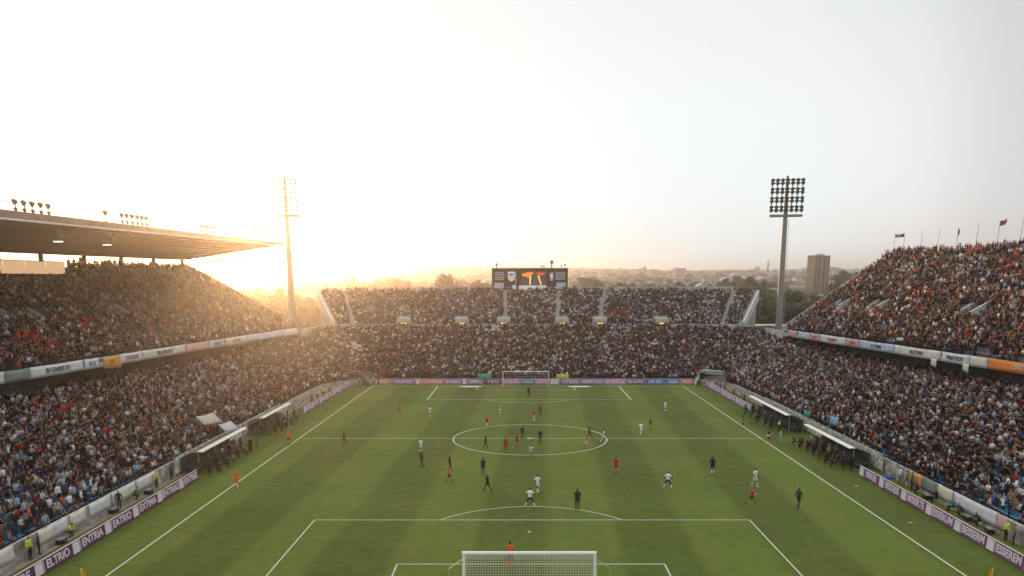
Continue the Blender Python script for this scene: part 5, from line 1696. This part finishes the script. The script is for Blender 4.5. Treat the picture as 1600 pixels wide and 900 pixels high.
for i, (px, d, h, w) in enumerate(mids):
    x, y = at_px(px, d)
    tree(x, y, h, w, "dark bushy tree rising alone above the far stand, left of the scoreboard" if i == 0 else f"tree beyond the far stand rim, {nth(i - 1)} of the scattered ones", "scattered trees beyond the far stand")

# ------------------------------------------------------------------ town
BW = [mat("house_cream", (.46, .40, .32), .9, .12, .2), mat("house_white", (.60, .58, .54), .9, .1, .2), mat("house_brick", (.28, .15, .10), .9, .15, .2), mat("house_grey", (.32, .32, .32), .9, .12, .2)]
BR = [mat("roof_tile", (.24, .11, .07), .9, .15, .2), mat("roof_slate", (.12, .12, .125), .8, .15, .2), mat("roof_pale", (.46, .48, .50), .6, .1, .2)]
M_win = mat("window_glass", (.05, .055, .06), .2, 0)
def house(x, y, w, l, h, kind, wm, rm, rz, lab, group, cat="building", name="house"):
    z = ground_h(x, y) - .3
    mb = MB()
    mb.box((0, 0, h / 2), (w, l, h), 0)
    if kind == "gable":
        e = .4; rh = w * .28
        mb.add([(-w / 2 - e, -l / 2 - e, h + .02), (w / 2 + e, -l / 2 - e, h + .02), (w / 2 + e, l / 2 + e, h + .02), (-w / 2 - e, l / 2 + e, h + .02), (0, -l / 2 - e, h + rh), (0, l / 2 + e, h + rh)],
               [(0, 1, 4), (2, 3, 5), (1, 2, 5, 4), (3, 0, 4, 5), (3, 2, 1, 0)], 1)
    elif kind == "flat":
        mb.box((0, 0, h + .25), (w + .5, l + .5, .5), 1)
    n = max(2, int(w / 3.2)); fl = max(1, int(h / 3.1))
    for j in range(fl):
        for i in range(n):
            mb.box((-w / 2 + w * (i + .5) / n, -l / 2 - .02, (j + .55) * h / fl), (w / n * .45, .06, h / fl * .45), 2)
    o = mb.build(name, [wm, rm, M_win])
    o.location = (x, y, z); o.rotation_euler = (0, 0, rz)
    tag(o, lab, cat, group)
    return o
g = random.Random(5)
def town(n, d0, d1, px0, px1, lab, group, hh=(4, 8), ww=(8, 18)):
    k = 0
    for i in range(n):
        d = d0 + (d1 - d0) * (i / n) ** 1.3
        px = px0 + (px1 - px0) * ((i * .618034) % 1)
        x, y = at_px(px, d)
        w = g.uniform(*ww); h = g.uniform(*hh)
        kind = g.choice(["gable", "gable", "flat"])
        house(x, y, w, g.uniform(9, 16), h, kind, g.choice(BW), g.choice(BR), g.uniform(-.4, .4), lab.format(nth(k) if k < 59 else ""), group)
        k += 1
town(34, 480, 1000, 505, 765, "small hazy house left of the scoreboard, {} nearest to farthest", "houses beyond the far stand on the left")
town(44, 480, 1100, 895, 1200, "small pale house right of the scoreboard, {} nearest to farthest", "houses beyond the far stand on the right")
town(30, 1050, 2000, 470, 770, "tiny distant building on the left rise, {} nearest to farthest", "distant buildings on the left rise", (5, 8), (9, 20))
town(44, 1050, 2000, 895, 1390, "tiny distant building on the right plain, {} nearest to farthest", "distant buildings on the right plain", (5, 8), (9, 20))
for px, d, w, l, h, wm, rm, lab in ((1155, 900, 62, 25, 7, BW[3], BR[2], "long pale roofed warehouse beyond the far right corner"), (1120, 980, 44, 25, 8, BW[1], BR[2], "second pale warehouse left of the long one"),
                                    (1195, 620, 26, 16, 6, BW[1], BR[2], "low white shed behind the right mast"), (555, 900, 34, 20, 6, BW[1], BR[2], "low bright shed in the haze left of the far stand"),
                                    (1205, 760, 30, 20, 8, BW[2], BR[0], "red roofed block just left of the tower block")):
    x, y = at_px(px, d); house(x, y, w, l, h, "flat", wm, rm, 0, lab, "sheds beyond the stands", name="warehouse")
for px, d, w, h, lab in ((344, 1000, 17, 36, "pink hazy tower at the far left, the narrower one"), (376, 1030, 27, 34, "broad hazy block at the far left beside the tower"), (384, 1060, 17, 24, "stepped lower wing of the hazy block, far left"),
                         (498.5, 1100, 9.5, 30, "single hazy tower right of the left mast"), (1061, 1500, 23, 18, "blocky building on the horizon right of centre"), (1006, 1500, 4.5, 22, "slim tower on the horizon right of the scoreboard")):
    x, y = at_px(px, d); z = ground_h(x, y)
    house(x, y, w, w * .6, h, "flat", BW[0] if px < 600 else BW[3], BR[1], .1, lab, "towers on the horizon", name="tower_block")
for px, d, h, lab in ((1198, 1500, 32, "tall thin chimney on the right horizon"), (1180, 1500, 21, "short chimney on the right horizon, left one"), (1184, 1500, 21, "short chimney on the right horizon, right one")):
    x, y = at_px(px, d)
    mb = MB(); mb.tube([(0, 0, 0), (0, 0, h)], [2.2, 1.5], 10)
    o = mb.build("chimney_stack", BW[3]); o.location = (x, y, ground_h(x, y)); tag(o, lab, "chimney", "chimneys on the right horizon")
# the tower block
x, y = at_px(1271, 640)
tb = thing("tower_block", "tall brown ribbed tower block behind the right stand", "tower block", (x, y, ground_h(x, y) - .5), rad(14))
mb = MB(); Wd = 15.6; Ht = 33.4
mb.box((0, -3, Ht / 2), (Wd, 9, Ht)); mb.build("wall", mat("tower_concrete", (.22, .16, .115), .9, .15, .3), tb)
for i, (u, wv) in enumerate(((-.5, .07), (-.30, .09), (-.12, .05), (.02, .14), (.22, .05), (.36, .09), (.5, .05))):
    mb = MB(); mb.box((u * (Wd - wv * Wd) , -7.95, Ht / 2), (wv * Wd, .9, Ht - .2)); mb.build("rib", mat("tower_rib", (.27, .20, .145), .9, .1, .3), tb)
xs_ = [(-.43, .07), (-.205, .07), (-.06, .03), (.145, .05), (.285, .04), (.43, .05)]
for u, wv in xs_:
    mb = MB()
    mb.box((u * Wd, -7.53, Ht / 2), (wv * 1.75 * Wd, .06, Ht - 1.2))
    for j in range(14): mb.box((u * Wd, -7.62, 2.0 + j * 2.3), (wv * 1.55 * Wd, .16, .5), 1)
    mb.build("window_strip", [mat("dark_glazing", (.03, .024, .02), .5, .3, .5), mat("spandrel", (.07, .05, .04), .9, .1, 1)], tb)
for j in range(13):
    pass
mb = MB(); mb.box((1.5, -3, Ht + .9), (5, 4, 1.4)); mb.box((0, -3, Ht + .15), (Wd + .3, 9.3, .3)); mb.build("roof", M_conc, tb)
# low houses in the right corner gap
for px, d, w, h, lab in ((1192, 205, 7, 3.5, "low pale stone hut just left of the right mast"), (1200, 215, 10, 6.5, "pale walled building behind the hut by the right mast"), (488, 205, 9, 6, "low hazy shed behind the far left corner wall")):
    x, y = at_px(px, d); house(x, y, w, 6, h, "flat", BW[1], BW[0], .1, lab, "huts behind the far corners", name="hut")

# woods and hedges far off, seen as one mass
def woods():
    V, Q = [], []
    o = 0
    rg = np.random.default_rng(3)
    for i in range(1500):
        d = 420 * (5.4 ** rg.random()); px = rg.uniform(300, 1420)
        if px > 1215 and d < 700: continue
        band = math.sin(px * .02 + d * .006) + math.sin(px * .05 - d * .003)
        if band < -.1: continue
        x, y = at_px(px, d)
        s = rg.uniform(4, 7.5) * (1.5 if d < 700 else 1); w = s * rg.uniform(1.1, 2.4)
        Vc, Qc = crown_mesh(1000 + i % 9, 13, 130, 1.5)
        V.append(Vc * (w, w, s * .6) + (x, y, ground_h(x, y) + s * .35)); Q.append(Qc + o); o += len(Vc)
    ob = quad_mesh("woods", np.concatenate(V), np.concatenate(Q), M_leaf[0], flat=False)
    tag(ob, "dark far-off woods and hedges scattered over the plain", "woods", None, "stuff")
woods()

# ------------------------------------------------------------------ haze
mb = MB()
mb.box((0, 1700, 38.3), (11000, 4400, 79.6))
hz = mb.build("haze", [])
hz.data.materials.clear()
hm_ = bpy.data.materials.new("haze"); hm_.use_nodes = True
nt = hm_.node_tree
nt.nodes.remove(nt.nodes["Principled BSDF"])
pv = nt.nodes.new("ShaderNodeVolumePrincipled")
pv.inputs["Color"].default_value = (.93, .92, .90, 1)
pv.inputs["Density"].default_value = HAZE_DENSITY
pv.inputs["Anisotropy"].default_value = HAZE_ANISO
nt.links.new(pv.outputs[0], nt.nodes["Material Output"].inputs["Volume"])
hz.data.materials.append(hm_)
structure(hz, "stuff")
